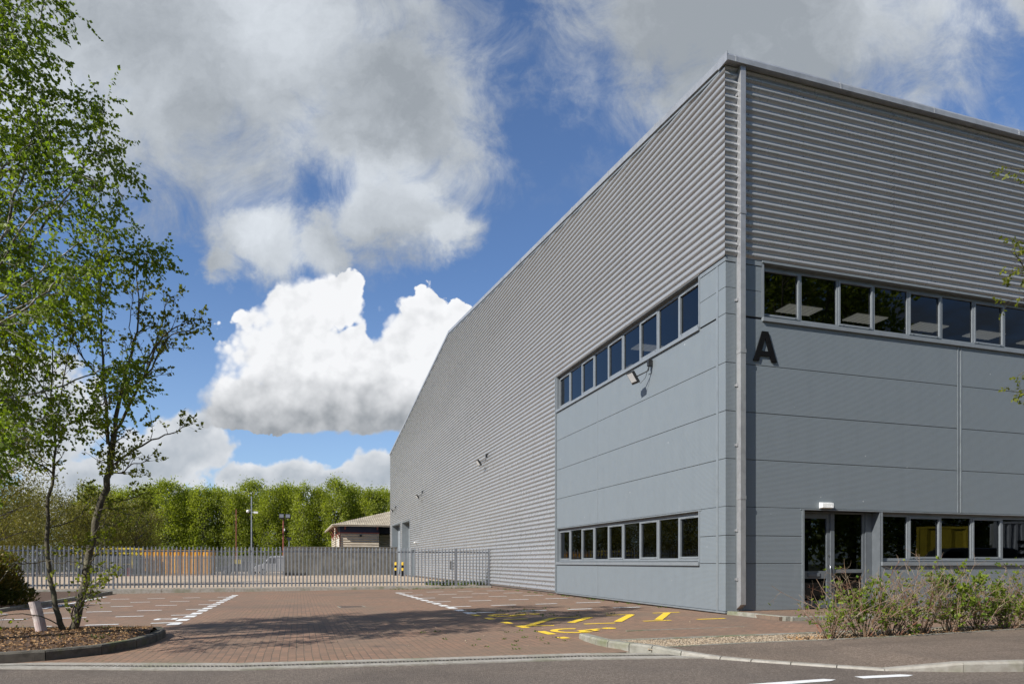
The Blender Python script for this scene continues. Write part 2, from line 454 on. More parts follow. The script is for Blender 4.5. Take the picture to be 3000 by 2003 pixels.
def leaf_points(lines, step, rng, t0=.15, spread=50, droop=-.25):
    P, D = [], []
    for pts, _ in lines:
        L = sum((pts[i + 1] - pts[i]).length for i in range(len(pts) - 1))
        n = max(1, int(L / step + rng.random()))
        for k in range(n):
            t = t0 + (1 - t0) * (k + rng.random()) / n
            p, d = lerp_line(pts, min(t, 1))
            dd = side_dir(d, R(rng.uniform(20, spread + 30)), rng) + Vector((0, 0, droop))
            P.append(p); D.append(dd)
        P.append(pts[-1]); D.append(pts[-1] - pts[-2])
    return np.array([tuple(p) for p in P]), np.array([tuple(d) for d in D])

# ================================================================== SETTING: ground
def sheet(name, m, pts, zf, dz=0.):
    """flat polygon draped on a height function"""
    return struct(MB().poly([(x, y, zf(x, y) + dz) for x, y in pts]), name, m)

# base ground, far larger than anything seen
xs = [-900, -300, -120, -60, -30, -25, 0, 40, 120, 300, 900]
ys = [-300, -120, -60, -30, 0, 20, 40, 60, 90, 150, 300, 1200]
mb = MB()
gv = {}
for j, y in enumerate(ys):
    for i, x in enumerate(xs):
        gv[i, j] = len(mb.v); mb.v.append((x, y, gz(x, y) - .07 - (.25 if y >= 20 else 0)))
for j in range(len(ys) - 1):
    for i in range(len(xs) - 1):
        mb.f.append((gv[i, j], gv[i + 1, j], gv[i + 1, j + 1], gv[i, j + 1]))
struct(mb, 'ground', M_soil)

# brick car park: two strips because it folds along y = 0
mb = MB()
X0, X1 = -34., .06
for (xa, xb) in ((X0, -25.), (-25., 0.), (0., X1)):
    mb.quad((xa, 0., gz(xa, 0.)), (xb, 0., gz(xb, 0.)), (xb, 20.9, gz(xb, 20.9)), (xa, 20.9, gz(xa, 20.9)))
SB = [(X0, -3.3), (-25, -3.4), (-16, -3.6), (-12.6, -3.83), (-11.33, -4.26), (-10.23, -4.62), (-8.15, -4.86), (-5.83, -5.05), (-5.12, -5.1), (-5.10, -4.05), (0, -3.97), (X1, -3.97)]
for p, q in zip(SB, SB[1:]):
    mb.quad((p[0], p[1], gz(*p)), (q[0], q[1], gz(*q)), (q[0], 0., gz(q[0], 0)), (p[0], 0., gz(p[0], 0)))
struct(mb, 'car_park', M_pave)
# brick path along the front, running off to the right behind the hedge
PZ = -.085
struct(MB().quad((.06, -3.95, PZ), (40, -3.95, PZ), (40, 0.02, PZ), (.06, 0.02, PZ)), 'brick_path', M_pave)

# drain channel edge between car park and road (measured along the ground)
DR_T = [(-30, -3.2), (-16, -3.55), (-12.6, -3.78), (-11.33, -4.21), (-10.23, -4.57), (-8.15, -4.81), (-5.83, -5.0), (-4.86, -5.27)]
DR_B = [(-30, -3.55), (-16, -3.9), (-12.9, -4.12), (-11.23, -4.74), (-10.19, -5.08), (-8.23, -5.3), (-6.03, -5.5), (-4.3, -5.86)]

def strip(mb, A, B, z, th=0.):
    for i in range(len(A) - 1):
        a, b, c, d = A[i], A[i + 1], B[i + 1], B[i]
        mb.prism([(p[0], p[1], z - th) for p in (d, c, b, a)], [(p[0], p[1], z) for p in (d, c, b, a)]) if th else \
            mb.quad((d[0], d[1], z), (c[0], c[1], z), (b[0], b[1], z), (a[0], a[1], z))

def mixl(A, B, t): return [(a[0] + (b[0] - a[0]) * t, a[1] + (b[1] - a[1]) * t) for a, b in zip(A, B)]
DZ = -.098
mb = MB(); strip(mb, DR_T, mixl(DR_T, DR_B, .36), DZ, .06); struct(mb, 'drain_edging', M_conc2)
mb = MB(); strip(mb, mixl(DR_T, DR_B, .62), DR_B, DZ - .004, .06); struct(mb, 'drain_edging', M_conc2)
ga, gb = mixl(DR_T, DR_B, .36), mixl(DR_T, DR_B, .62)
mb = MB(); strip(mb, ga, gb, DZ - .03); struct(mb, 'drain_channel', M_dark)
mb = MB()                                                             # cross bars of the grating
for i in range(2, len(ga) - 1):
    L = math.dist(ga[i], ga[i + 1]); n = int(L / .05)
    for k in range(n):
        t = (k + .5) / n; w = .011 / L
        q = [(ga[i][0] + (ga[i + 1][0] - ga[i][0]) * u, ga[i][1] + (ga[i + 1][1] - ga[i][1]) * u) for u in (t - w, t + w)]
        r = [(gb[i][0] + (gb[i + 1][0] - gb[i][0]) * u, gb[i][1] + (gb[i + 1][1] - gb[i][1]) * u) for u in (t - w, t + w)]
        mb.quad((r[0][0], r[0][1], DZ - .008), (r[1][0], r[1][1], DZ - .008), (q[1][0], q[1][1], DZ - .008), (q[0][0], q[0][1], DZ - .008))
struct(mb, 'drain_grating', M_grate)

# right-hand kerb line (foot of the kerb on the road side) with its height above the road
KR = [(-5.13, -3.32, .10), (-5.2, -3.7, .115), (-5.23, -4.2, .12), (-5.2, -4.55, .12), (-5.06, -4.95, .12), (-4.87, -5.26, .115), (-4.62, -5.6, .07),
      (-4.28, -5.99, .03), (-4.03, -6.29, .022), (-3.71, -6.64, .022), (-3.36, -7.02, .022), (-3.0, -7.38, .022), (-2.2, -7.72, .11), (-1.5, -7.9, .12),
      (-.4, -8.1, .12), (1, -8.35, .12), (4, -8.9, .12), (12, -10.2, .12), (45, -14, .12)]
ROADZ = -.118
mb = MB()
road = [(x, y) for x, y in DR_B] + [(x, y) for x, y, _ in KR if y < -5.9] + [(45, -60), (-60, -60), (-60, -3.5), (-30, -3.55)]
far = [(-60, -3.2)]
rb = [(-60, -3.2)] + DR_B + [(x, y) for x, y, _ in KR if y < -5.9] + [(70, -16.5)]
for i in range(len(rb) - 1):
    a, b = rb[i], rb[i + 1]
    mb.quad((a[0], a[1] - 9.5 + .05 * a[0] * 0, ROADZ), (b[0], b[1] - 9.5, ROADZ), (b[0], b[1], ROADZ), (a[0], a[1], ROADZ))
struct(mb, 'road', M_road)
# kerb stones of the right-hand footway
def kerb(name, line, w, base, m, lens=.915):
    pts = [Vector((x, y, 0)) for x, y, *_ in line]
    n = len(pts); off = []
    for i in range(n):
        d = (pts[min(i + 1, n - 1)] - pts[max(i - 1, 0)]).normalized()
        off.append(Vector((-d.y, d.x, 0)))
    mb = MB()
    for i in range(n - 1):
        for (u0, u1) in ((0, 1),):
            a, b = pts[i], pts[i + 1]; ha, hb = line[i][2], line[i + 1][2]
            g = .006 if (b - a).length > .25 else 0
            d = (b - a).normalized() * g
            def ring(p, o, h):
                f, k = p, p + o * w
                return [(f.x, f.y, base - .1), (f.x, f.y, base + h - .025), (f.x + o.x * .022, f.y + o.y * .022, base + h), (k.x, k.y, base + h), (k.x, k.y, base - .1)]
            A, B = ring(a + d, off[i], ha), ring(b - d, off[i + 1], hb)
            mb.prism(A, B)
    return struct(mb, name, m)
KR2 = []
for i in range(len(KR) - 1):                                           # split long runs into stones
    a, b = KR[i], KR[i + 1]; L = math.dist(a[:2], b[:2]); n = max(1, round(L / .93))
    for k in range(n): KR2.append(tuple(a[j] + (b[j] - a[j]) * k / n for j in range(3)))
KR2.append(KR[-1])
kerb('kerb', KR2[:7], .145, ROADZ, M_conc)
kerb('kerb', KR2[6:], .13, ROADZ, M_conc2)

# footway, gravel strip and edging between kerb and building
def inner(i):
    p = [Vector((x, y, 0)) for x, y, _ in KR]; d = (p[min(i + 1, len(p) - 1)] - p[max(i - 1, 0)]).normalized()
    q = p[i] + Vector((-d.y, d.x, 0)) * .12; return (q.x, q.y, ROADZ + KR[i][2] - .006)
PE = [(-4.62, -5.27), (-3.21, -5.2), (-2.04, -5.22), (-.43, -5.2), (2.88, -4.85), (12, -4.8), (45, -4.8)]     # footway edge
mb = MB()
ii = [i for i in range(len(KR)) if KR[i][1] < -5.2]
ins = [inner(i) for i in ii]
def pe_at(x):
    for a, b in zip(PE, PE[1:]):
        if a[0] <= x <= b[0]: return a[1] + (b[1] - a[1]) * (x - a[0]) / (b[0] - a[0])
    return PE[0][1] if x < PE[0][0] else PE[-1][1]
xs2 = sorted(set([p[0] for p in ins] + [p[0] for p in PE if p[0] > ins[0][0]]))
def ins_at(x):
    for a, b in zip(ins, ins[1:]):
        if a[0] <= x <= b[0]:
            t = (x - a[0]) / (b[0] - a[0]); return (x, a[1] + (b[1] - a[1]) * t, a[2] + (b[2] - a[2]) * t)
    return ins[-1]
for a, b in zip(xs2, xs2[1:]):
    A, B = ins_at(a), ins_at(b)
    mb.quad(A, B, (b, max(pe_at(b), B[1] + .02), -.032), (a, max(pe_at(a), A[1] + .02), -.032))
struct(mb, 'pavement', M_foot)
GZ = -.062
GTOP = -4.12
struct(MB().poly([(-5.05, -4.0, GZ), (-5.06, -4.6, GZ), (-4.9, -5.0, GZ), (-4.68, -5.26, GZ)] + [(x, y + .0, GZ) for x, y in PE[1:]] + [(45, GTOP, GZ), (-4.6, GTOP, GZ)]), 'gravel_strip', M_gravel)
mb = MB()
for k in range(14):
    x = -4.95 + k * .92
    mb.box(x, x + .912, GTOP - .05, GTOP + .06, -.2, -.045)
struct(mb, 'path_edging', M_conc, bevel=.006)
mb = MB()                                                             # thin timber/concrete edge of the footway
for a, b in zip(PE[:5], PE[1:5]):
    d = Vector((b[0] - a[0], b[1] - a[1], 0)).normalized(); o = Vector((-d.y, d.x, 0)) * .05
    mb.prism([(a[0], a[1], -.2), (b[0], b[1], -.2), (b[0] + o.x, b[1] + o.y, -.2), (a[0] + o.x, a[1] + o.y, -.2)],
             [(a[0], a[1], -.024), (b[0], b[1], -.024), (b[0] + o.x, b[1] + o.y, -.024), (a[0] + o.x, a[1] + o.y, -.024)])
struct(mb, 'pavement_edging', M_conc)
# flush channel line across the path and brick continuation left of it
mb = MB()
mb.prism([(-3.9, -2.62, -.2), (40, -2.3, -.2), (40, -2.25, -.2), (-3.9, -2.57, -.2)], [(-3.9, -2.62, -.078), (40, -2.3, -.078), (40, -2.25, -.078), (-3.9, -2.57, -.078)])
struct(mb, 'channel_line', M_conc)
# raised threshold in front of the entrance, edged with kerb stones
mb = MB()
mb.box(.12, 14.5, -1.7, .03, -.2, -.002)
struct(mb, 'entrance_apron', M_pave)
mb = MB()
for k in range(2):
    y = -.03 - k * .88
    mb.prism([(.0 + .1 * k, y, -.2), (.0 + .1 * (k + 1), y - .872, -.2), (.16 + .1 * (k + 1), y - .872, -.2), (.16 + .1 * k, y, -.2)],
             [(.02 + .1 * k, y, .012), (.02 + .1 * (k + 1), y - .872, .012), (.16 + .1 * (k + 1), y - .872, .012), (.16 + .1 * k, y, .012)])
for k in range(10):
    x = .34 + k * .92
    mb.box(x, x + .912, -1.84, -1.702, -.2, .006)
struct(mb, 'apron_kerb', M_conc, bevel=.012)

# yard behind the fence
mb = MB()
yx = [-130, -60, -30, 0.02]
for a, b in zip(yx, yx[1:]):
    fa, fb = 21.155 - .0266 * (max(a, -34) + 34) + .1, 21.155 - .0266 * (max(b, -34) + 34) + .1
    mb.quad((a, fa, yz(fa)), (b, fb, yz(fb)), (b, 40, yz(40)), (a, 40, yz(40)))
    for ya, yb in ((40, 60), (60, 96)):
        mb.quad((a, ya, yz(ya)), (b, ya, yz(ya)), (b, yb, yz(yb)), (a, yb, yz(yb)))
struct(mb, 'yard', M_yard)

# ---- tree island (left) : kerb, bark mulch
KL = [(-30, -3.32, .12), (-18, -3.45, .12), (-14.4, -3.52, .12), (-13.2, -3.42, .12), (-12.7, -3.28, .12), (-12.15, -2.85, .12), (-11.85, -2.2, .12), (-11.72, -1.4, .12), (-11.72, -.62, .12),
      (-11.86, -.1, .12), (-12.2, .12, .12), (-13.2, .42, .12), (-14.5, .75, .12), (-18, 1.2, .12), (-30, 2, .12)]
KLs = []
for i in range(len(KL) - 1):
    a, b = KL[i], KL[i + 1]; L = math.dist(a[:2], b[:2]); n = max(1, round(L / .93))
    for k in range(n): KLs.append(tuple(a[j] + (b[j] - a[j]) * k / n for j in range(3)))
KLs.append(KL[-1])
kerb('kerb', KLs, .13, -.125, M_kerbdark)
mb = MB()
half = len(KL) // 2
ML = [(x + (-.0), y) for x, y, _ in KL]
front = [(-30, -3.2), (-18, -3.33), (-14.4, -3.4), (-13.2, -3.3), (-12.72, -3.15), (-12.25, -2.76), (-11.97, -2.15), (-11.84, -1.4)]
back = [(-30, 1.9), (-18, 1.1), (-14.5, .65), (-13.2, .31), (-12.75, .2), (-12.3, .0), (-12.0, -.18), (-11.84, -.62)]
def bed_h(t): return -.035 + .10 * math.sin(math.pi * t)
for i in range(len(front) - 1):
    for k in range(6):
        q = []
        for (idx, t) in ((i, k / 6), (i + 1, k / 6), (i + 1, (k + 1) / 6), (i, (k + 1) / 6)):
            f, b = front[idx], back[idx]; q.append((f[0] + (b[0] - f[0]) * t, f[1] + (b[1] - f[1]) * t, bed_h(t)))
        mb.quad(*q)
struct(mb, 'planting_bed', M_mulch)

def bed_pt():
    while True:
        x = -11.9 - 5.2 * nrs.rand() ** 1.15; y = nrs.uniform(-3.3, .7)
        for i in range(len(front) - 1):
            if front[i][0] <= x <= front[i + 1][0]:
                u = (x - front[i][0]) / (front[i + 1][0] - front[i][0])
                a = front[i][1] + (front[i + 1][1] - front[i][1]) * u; b = back[i][1] + (back[i + 1][1] - back[i][1]) * u
                t = (y - a) / (b - a)
                if 0.01 < t < .99: return x, y, bed_h(t)
P = np.array([bed_pt() for _ in range(13000)])
D = nrs.normal(size=(len(P), 3)) * (1, 1, .28)
tag(quads_mesh('bark_chips', leaves(P + (0, 0, .008), D, .046, .34, .05), M_chip), 'loose brown bark chips mulching the bed under the small trees', 'bark mulch', kind='stuff')

# ---- gravel stones on the strip
def stones(name, pts, smin, smax, m, label, cat):
    oc = np.array([(1, 0, 0), (0, 1, 0), (-1, 0, 0), (0, -1, 0), (0, 0, .7), (0, 0, -.7)], float)
    fc = [(0, 1, 4), (1, 2, 4), (2, 3, 4), (3, 0, 4), (1, 0, 5), (2, 1, 5), (3, 2, 5), (0, 3, 5)]
    n = len(pts); sz = nrs.uniform(smin, smax, n)[:, None, None]
    V = oc[None] * sz * nrs.uniform(.6, 1.3, (n, 6, 1)) * nrs.uniform(.6, 1.2, (n, 1, 3))
    a = nrs.uniform(0, 6.28, n); c, s = np.cos(a)[:, None], np.sin(a)[:, None]
    V = np.stack([V[..., 0] * c - V[..., 1] * s, V[..., 0] * s + V[..., 1] * c, V[..., 2]], -1) + np.asarray(pts)[:, None]
    F = (np.array(fc)[None] + (np.arange(n) * 6)[:, None, None]).reshape(-1, 3)
    me = bpy.data.meshes.new(name); me.from_pydata(V.reshape(-1, 3).tolist(), [], F.tolist()); me.update()
    return tag(link_mesh(name, me, m), label, cat, kind='stuff')
P = []
while len(P) < 6500:
    x = -4.9 + 10.5 * nrs.rand() ** 1.4; y = nrs.uniform(-5.26, GTOP - .06)
    if y > pe_at(x) + .06 or x < -4.6: P.append((x, y, GZ + .004))
stones('gravel', P, .008, .022, M_stone, 'pale gravel strip between footway and path edging', 'gravel')
P = [(nrs.uniform(-5.1, 4), nrs.uniform(-7.5, -5.3), -.02) for _ in range(40)] + [(nrs.uniform(-9, -.5), nrs.uniform(-4.4, 2.5), 0) for _ in range(110)]
P = [(x, y, (gz(x, y) if y > -5 else -.07) + .006) for x, y, z in P if not (x > -5.2 and y < -3)]
stones('grit', P, .008, .02, M_stone, 'scattered small stones lying on the brick car park', 'grit')

# ---- painted markings (4-6 mm sheets)
def bar(mb, p, q, w, dz=.005):
    a, b = Vector((*p, 0)), Vector((*q, 0)); d = (b - a).normalized(); o = Vector((-d.y, d.x, 0)) * w * .5
    mb.poly([(v.x, v.y, gz(v.x, v.y) + dz) for v in (a - o, b - o, b + o, a + o)])
# right block
mb = MB()
y = 15.95
while y > 2.9:                                                         # dashed aisle line
    bar(mb, (-5.42 - .06 * (1 - y / 16), y), (-5.42 - .06 * (1 - y / 16), y - .58), .24); y -= 1.075
for k, yb in enumerate((2.72, 5.28, 7.98, 10.6, 13.2, 15.8)):
    for j, (xa, xb) in enumerate(((-5.5, -4.8), (-4.17, -3.40), (-2.76, -2.05), (-1.40, -.56))):
        yy = yb + .12 * j * (1 if k < 3 else .5)
        bar(mb, (xa, yy), (xb, yy + .04), .15, .010)
struct(mb, 'parking_marking', M_wpaint)
# left block
mb = MB()
y = 16.6
while y > 1.6:
    bar(mb, (-12.02, y), (-12.02, y - .58), .24); y -= 1.09
for yb in (2.43, 4.84, 7.12, 9.6, 12.1, 14.8):
    for (xa, xb) in ((-12.52, -11.95), (-13.74, -13.13), (-14.95, -14.35), (-16.15, -15.55), (-17.3, -16.75)):
        bar(mb, (xa, yb), (xb, yb), .15, .010)
bar(mb, (-16.58, 9.2), (-16.9, 17.2), .13, .014)
struct(mb, 'parking_marking', M_wpaint)
mb = MB()                                                             # the bay number, read when driving in
def glyph(pts): mb.poly([(x, y, gz(x, y) + .006) for x, y in pts])
bar(mb, (-12.66, 3.46), (-12.18, 3.46), .075); bar(mb, (-12.66, 3.86), (-12.09, 3.86), .075)
bar(mb, (-12.62, 3.50), (-12.62, 3.82), .11); bar(mb, (-12.26, 3.50), (-12.26, 3.82), .11)
struct(mb, 'bay_number_marking', M_wpaint)
# yellow accessible bays
mb = MB()
for (ya, yb) in ((2.2, 1.78), (1.15, .72), (.0, -.42), (-.88, -1.36), (-2.05, -2.62)):
    bar(mb, (-5.52 + .04 * (2.2 - ya), ya), (-5.50 + .04 * (2.2 - ya), yb), .17)
bar(mb, (-5.36, -3.05), (-5.34, -3.28), .17)
for p, q in (((-5.27, .5), (-4.7, .56)), ((-4.12, .53), (-3.45, .57)), ((-2.66, .85), (-1.98, .83)), ((-1.35, 1.0), (-.6, 1.02)),
             ((-5.45, -.95), (-4.72, -1.12)), ((-4.05, -1.06), (-3.37, -1.07)), ((-2.65, -.92), (-2.0, -.93)), ((-1.38, -.95), (-.66, -.93))):
    bar(mb, p, q, .115, .006)
for p, q in (((-5.28, -1.1), (-4.12, .5)), ((-4.2, -.72), (-3.28, .4)), ((-3.22, -.88), (-2.05, .76)), ((-2.2, -.76), (-1.0, .92))):
    bar(mb, p, q, .17, .0095)
struct(mb, 'accessible_bay_marking', M_ypaint)
def wheelchair(cx, cy):
    """floor symbol, head toward +X"""
    mb = MB()
    n = 22
    for i in range(n):                                                  # wheel: open ring
        a0, a1 = R(60 + 250 * i / n), R(60 + 250 * (i + 1) / n)
        q = [(cx + .38 + r * 1.0 * math.cos(a), cy + r * .95 * math.sin(a)) for r, a in ((.28, a0), (.42, a0), (.42, a1), (.28, a1))]
        mb.poly([(x, y, gz(x, y) + .005) for x, y in q[::-1]])
    bar(mb, (cx + .45, cy - .12), (cx + .95, cy + .08), .13, .0085)
    bar(mb, (cx + .50, cy - .1), (cx + .42, cy - .42), .12, .0105)
    bar(mb, (cx + .75, cy + .02), (cx + .73, cy - .28), .10, .0125)
    pts = [(cx + 1.17 + .14 * math.cos(2 * math.pi * k / 14), cy + .14 + .13 * math.sin(2 * math.pi * k / 14)) for k in range(14)]
    mb.poly([(x, y, gz(x, y) + .006) for x, y in pts])
    struct(mb, 'wheelchair_marking', M_ypaint)
wheelchair(-5.25, 1.72); wheelchair(-5.13, -2.15)
# give-way dashes on the road
mb = MB()
for (xa, ya, xb, yb, w) in ((-5.6, -7.72, -4.0, -7.68, .13), (-3.66, -7.66, -2.95, -7.70, .13)):
    mb.poly([(xa, ya - w / 2, ROADZ + .005), (xb - .12, yb - w / 2, ROADZ + .005), (xb, yb - w * .1, ROADZ + .005), (xb - .1, yb + w / 2, ROADZ + .005), (xa, ya + w / 2, ROADZ + .005)])
struct(mb, 'road_marking', M_wpaint)

# service covers in the footway
def cover(cx, cy, w, l, rz, label):
    t = thing('service_cover', label, 'manhole cover', (cx, cy, -.034 if cy < 0 else gz(cx, cy) - .007), rz, 'service covers in the footway' if cy < 0 else None)
    f = MB()
    for a in (-1, 1):
        f.box(min(a * w / 2, a * (w / 2 - .035)), max(a * w / 2, a * (w / 2 - .035)), -l / 2, l / 2, -.05, .012)
        f.box(-w / 2 + .035, w / 2 - .035, min(a * l / 2, a * (l / 2 - .035)), max(a * l / 2, a * (l / 2 - .035)), -.05, .012)
    f.build('frame', M_conc, t)
    p = MB(); p.box(-w / 2 + .04, w / 2 - .04, -l / 2 + .04, l / 2 - .04, -.05, .008)
    for i in range(9):
        x = -w / 2 + .07 + (w - .14) * i / 8
        p.box(x - .008, x + .008, -l / 2 + .06, l / 2 - .06, .008, .013)
    p.build('lid', M_rust, t)
cover(-8.05, 6.6, .75, .75, R(4), 'dark square drain cover flush with the bricks in the middle of the car park')
cover(-1.2, -6.58, .40, .62, R(20), 'narrow rusty metal cover set in the footway, the one nearer the shrubs')
cover(-.62, -7.2, .62, .70, R(18), 'wide ribbed rusty metal cover set in the footway beside the kerb')

# ================================================================== WAREHOUSE
EAVE, APEX, GL = 12.74, 16.20, 60.5          # eaves height, ridge height, gable length along y
YR = GL / 2
BX = 32.                                     # length modelled along the front
PITCH = .18
wh = thing('warehouse', 'large grey metal clad warehouse with corrugated upper walls and ribbon windows', 'warehouse', (0, 0, 0))

def LW(s, o, z): return (-o, s, z)           # left (gable) facade: s along +y, o outwards
def RW(s, o, z): return (s, -o, z)           # front facade: s along +x

def prof():
    """one corrugation: (fraction of pitch, projection)"""
    P = [(0.0, .006), (.10, .006)]
    for k in range(1, 8):
        a = math.pi * k / 8; P.append((.12 + .76 * k / 8, .006 + .056 * math.sin(a) ** .75))
    P += [(.90, .006)]
    return P
PR = prof()
def roof_z(y): return EAVE + (APEX - EAVE) * (1 - abs(y - YR) / YR)

def facade_boxes(mb, W, rects, d0=-.03, d1=0.):
    for (s0, s1, z0, z1) in rects:
        vs = [W(s, o, z) for z in (z0, z1) for o in (d0, d1) for s in (s0, s1)]
        mb.add(vs, [(0, 2, 3, 1), (4, 5, 7, 6), (0, 1, 5, 4), (2, 6, 7, 3), (0, 4, 6, 2), (1, 3, 7, 5)])

def wbox(W, s0, s1, o0, o1, z0, z1, mb=None):
    mb = mb or MB()
    vs = [W(s, o, z) for z in (z0, z1) for o in (o0, o1) for s in (s0, s1)]
    return mb.add(vs, [(0, 2, 3, 1), (4, 5, 7, 6), (0, 1, 5, 4), (2, 6, 7, 3), (0, 4, 6, 2), (1, 3, 7, 5)])

# --- corrugated sheets
def corr_rows(z_lo, z_hi):
    out = []; k = 0
    while True:
        for f, p in PR:
            z = z_lo + (k + f) * PITCH
            if z > z_hi: return out
            out.append((z, p))
        k += 1
PTOP = 8.30                                   # top of the flat panel zone
LOAD = [(43.9, 45.6, -1, 2.30), (46.9, 51.5, -1, 4.93), (52.75, 58.8, -1, 5.0)]
mb = MB()
rows = corr_rows(-.02, APEX)
for (za, pa), (zb, pb) in zip(rows, rows[1:]):
    zm = (za + zb) / 2
    def span(z, p):
        if z <= EAVE: return -p if z > PTOP else 0, GL
        e = (z - EAVE) / (APEX - EAVE) * YR
        return e, GL - e
    (a0, a1), (b0, b1) = span(za, pa), span(zb, pb)
    if zm < PTOP:
        a0 = b0 = 10.88
    cuts = [(s0, s1) for s0, s1, z0, z1 in LOAD if z0 < zm < z1]
    segs = []; ca, cb = a0, b0
    for s0, s1 in cuts:
        segs.append((ca, cb, s0, s0)); ca = cb = s1
    segs.append((ca, cb, a1, b1))
    for (p0, q0, p1, q1) in segs:
        mb.quad(LW(p0, pa, za), LW(q0, pb, zb), LW(q1, pb, zb), LW(p1, pa, za))
mb.build('corrugated_cladding', M_corr, wh, smooth=True)
mb = MB()
rows = corr_rows(PTOP + .02, EAVE - .02)
for (za, pa), (zb, pb) in zip(rows, rows[1:]):
    mb.quad(RW(-pa, pa, za), RW(BX, pa, za), RW(BX, pb, zb), RW(-pb, pb, zb))
nf = len(mb.f)
for x in (.62, 2.2, 4.3, 6.4, 8.5, 10.6):                              # fixing screws in every other valley
    z = PTOP + .02 + PITCH * .95; k = 0
    while z < EAVE - .2:
        if k % 2 == 0: mb.box(x - .007, x + .007, -.018, -.004, z - .007, z + .007)
        z += PITCH; k += 1
o = mb.build('corrugated_cladding', M_corr, wh, smooth=True)
o.data.materials.append(M_lampbody)
for p in list(o.data.polygons)[nf:]: p.material_index = 1
# --- flat panel zone
ZJ = [0.0, 1.12, 1.78, 2.46, 3.58, 4.70, 5.83, 6.97, 7.59, 8.19]
G = .006                                       # half joint
def rows_of(s0, s1, zs): return [(s0, s1, a + G, b - G) for a, b in zip(zs, zs[1:])]
WL0, WL1 = 1.09, 10.86
L_rects = rows_of(0.0, .285, ZJ)                                        # corner column
L_rects += rows_of(.375, 1.06, [1.12, 1.78, 2.46]) + rows_of(.375, 1.06, [6.97, 7.59, 8.19])
for s0, s1 in ((.375, 7.085), (7.115, 10.86)):
    L_rects += rows_of(s0, s1, [0.0, 1.12]) + rows_of(s0, s1, [2.46, 3.58, 4.70, 5.83, 6.94])
mb = MB(); facade_boxes(mb, LW, L_rects); mb.build('panel_cladding', M_panel, wh, bevel=.004)
R_rects = rows_of(.032, .275, ZJ)
R_rects += rows_of(.30, 2.17, [0.0, 1.12, 1.78, 2.46]) + rows_of(.30, 1.0, [6.97, 7.59, 8.19])
for s0, s1 in ((.30, 7.17), (7.33, 14.4)):
    R_rects += rows_of(s0, s1, [2.46, 3.58, 4.70, 5.83, 6.93])
R_rects += rows_of(4.62, 14.4, [0.0, 1.10])
R_rects += rows_of(14.43, BX, ZJ)
mb = MB(); facade_boxes(mb, RW, R_rects); mb.build('panel_cladding', M_panel, wh, bevel=.004)
# dark backing behind the joints
mb = MB()
bk = [(.04, 1.06, .0, 8.25), (1.06, 10.9, 0, 1.1), (1.06, 10.9, 2.44, 6.95), (10.84, 43.9, -.02, 8.3), (45.6, GL, 5.0, 8.3), (51.5, 52.75, -.02, 5.0), (43.9, 45.6, 2.3, 8.3), (45.6, 46.9, -.02, 5.0), (58.8, GL, -.02, 5.0), (.04, GL, 8.3, EAVE - .1)]
facade_boxes(mb, LW, bk, -.08, -.032)
bkr = [(.09, 1.02, 2.44, 8.25), (.09, 2.17, 0., 2.44), (1.02, 14.4, 2.44, 6.93), (4.62, 14.4, 0, 1.1), (14.4, BX, 0, 8.25), (.09, BX, 8.34, EAVE)]
facade_boxes(mb, RW, bkr, -.08, -.032)
mb.build('backing', M_dark, wh)
# joint strips, trims
mb = MB()
wbox(LW, .292, .368, -.03, .006, 0., 8.19, mb); wbox(LW, 10.862, 10.93, -.03, .055, -.02, 8.30, mb)
wbox(LW, 7.088, 7.112, -.03, .004, 0., 1.11, mb); wbox(LW, 7.088, 7.112, -.03, .004, 2.46, 6.94, mb)
wbox(LW, -.012, 1.05, -.03, .012, 8.195, 8.31, mb); wbox(LW, 1.05, 10.90, -.10, .03, 8.285, 8.335, mb)
wbox(LW, -.015, 10.93, -.03, .022, -.045, -.004, mb)
wbox(RW, 7.176, 7.215, -.03, .008, 2.47, 6.93, mb); wbox(RW, 7.285, 7.324, -.03, .008, 2.47, 6.93, mb); wbox(RW, 7.215, 7.285, -.03, -.006, 2.47, 6.93, mb)
wbox(RW, .016, 1.0, -.03, .013, 8.195, 8.31, mb); wbox(RW, 1.0, 14.45, -.10, .035, 8.275, 8.33, mb)
wbox(RW, .032, 2.17, -.03, .02, -.045, -.004, mb); wbox(RW, 4.62, BX, -.03, .02, -.045, -.004, mb)
wbox(RW, 2.12, 4.66, -.12, .014, 2.425, 2.455, mb); wbox(RW, 4.66, 14.45, -.12, .014, 2.425, 2.455, mb)
wbox(RW, 2.165, 2.235, -.28, .012, .0, 2.424, mb)
wbox(LW, .99, 10.86, -.12, .012, 2.425, 2.455, mb)
mb.build('cladding_trim', M_trim, wh, bevel=.003)
# brick plinth under the cladding and the hidden far walls
mb = MB(); wbox(LW, .01, GL, -.2, -.04, -.9, -.047, mb); wbox(RW, .05, BX, -.2, -.05, -.9, -.047, mb); mb.build('plinth', M_brickp, wh)
mb = MB()
mb.box(.2, BX, GL - .25, GL, -.9, EAVE); mb.box(BX - .2, BX, .2, GL, -.9, EAVE + .2)
mb.prism([(BX - .15, .2, EAVE + .2), (BX - .15, GL, EAVE + .2), (BX - .15, YR, APEX - .05)], [(BX, .2, EAVE + .2), (BX, GL, EAVE + .2), (BX, YR, APEX - .05)])
mb.build('rear_wall', M_roof, wh)
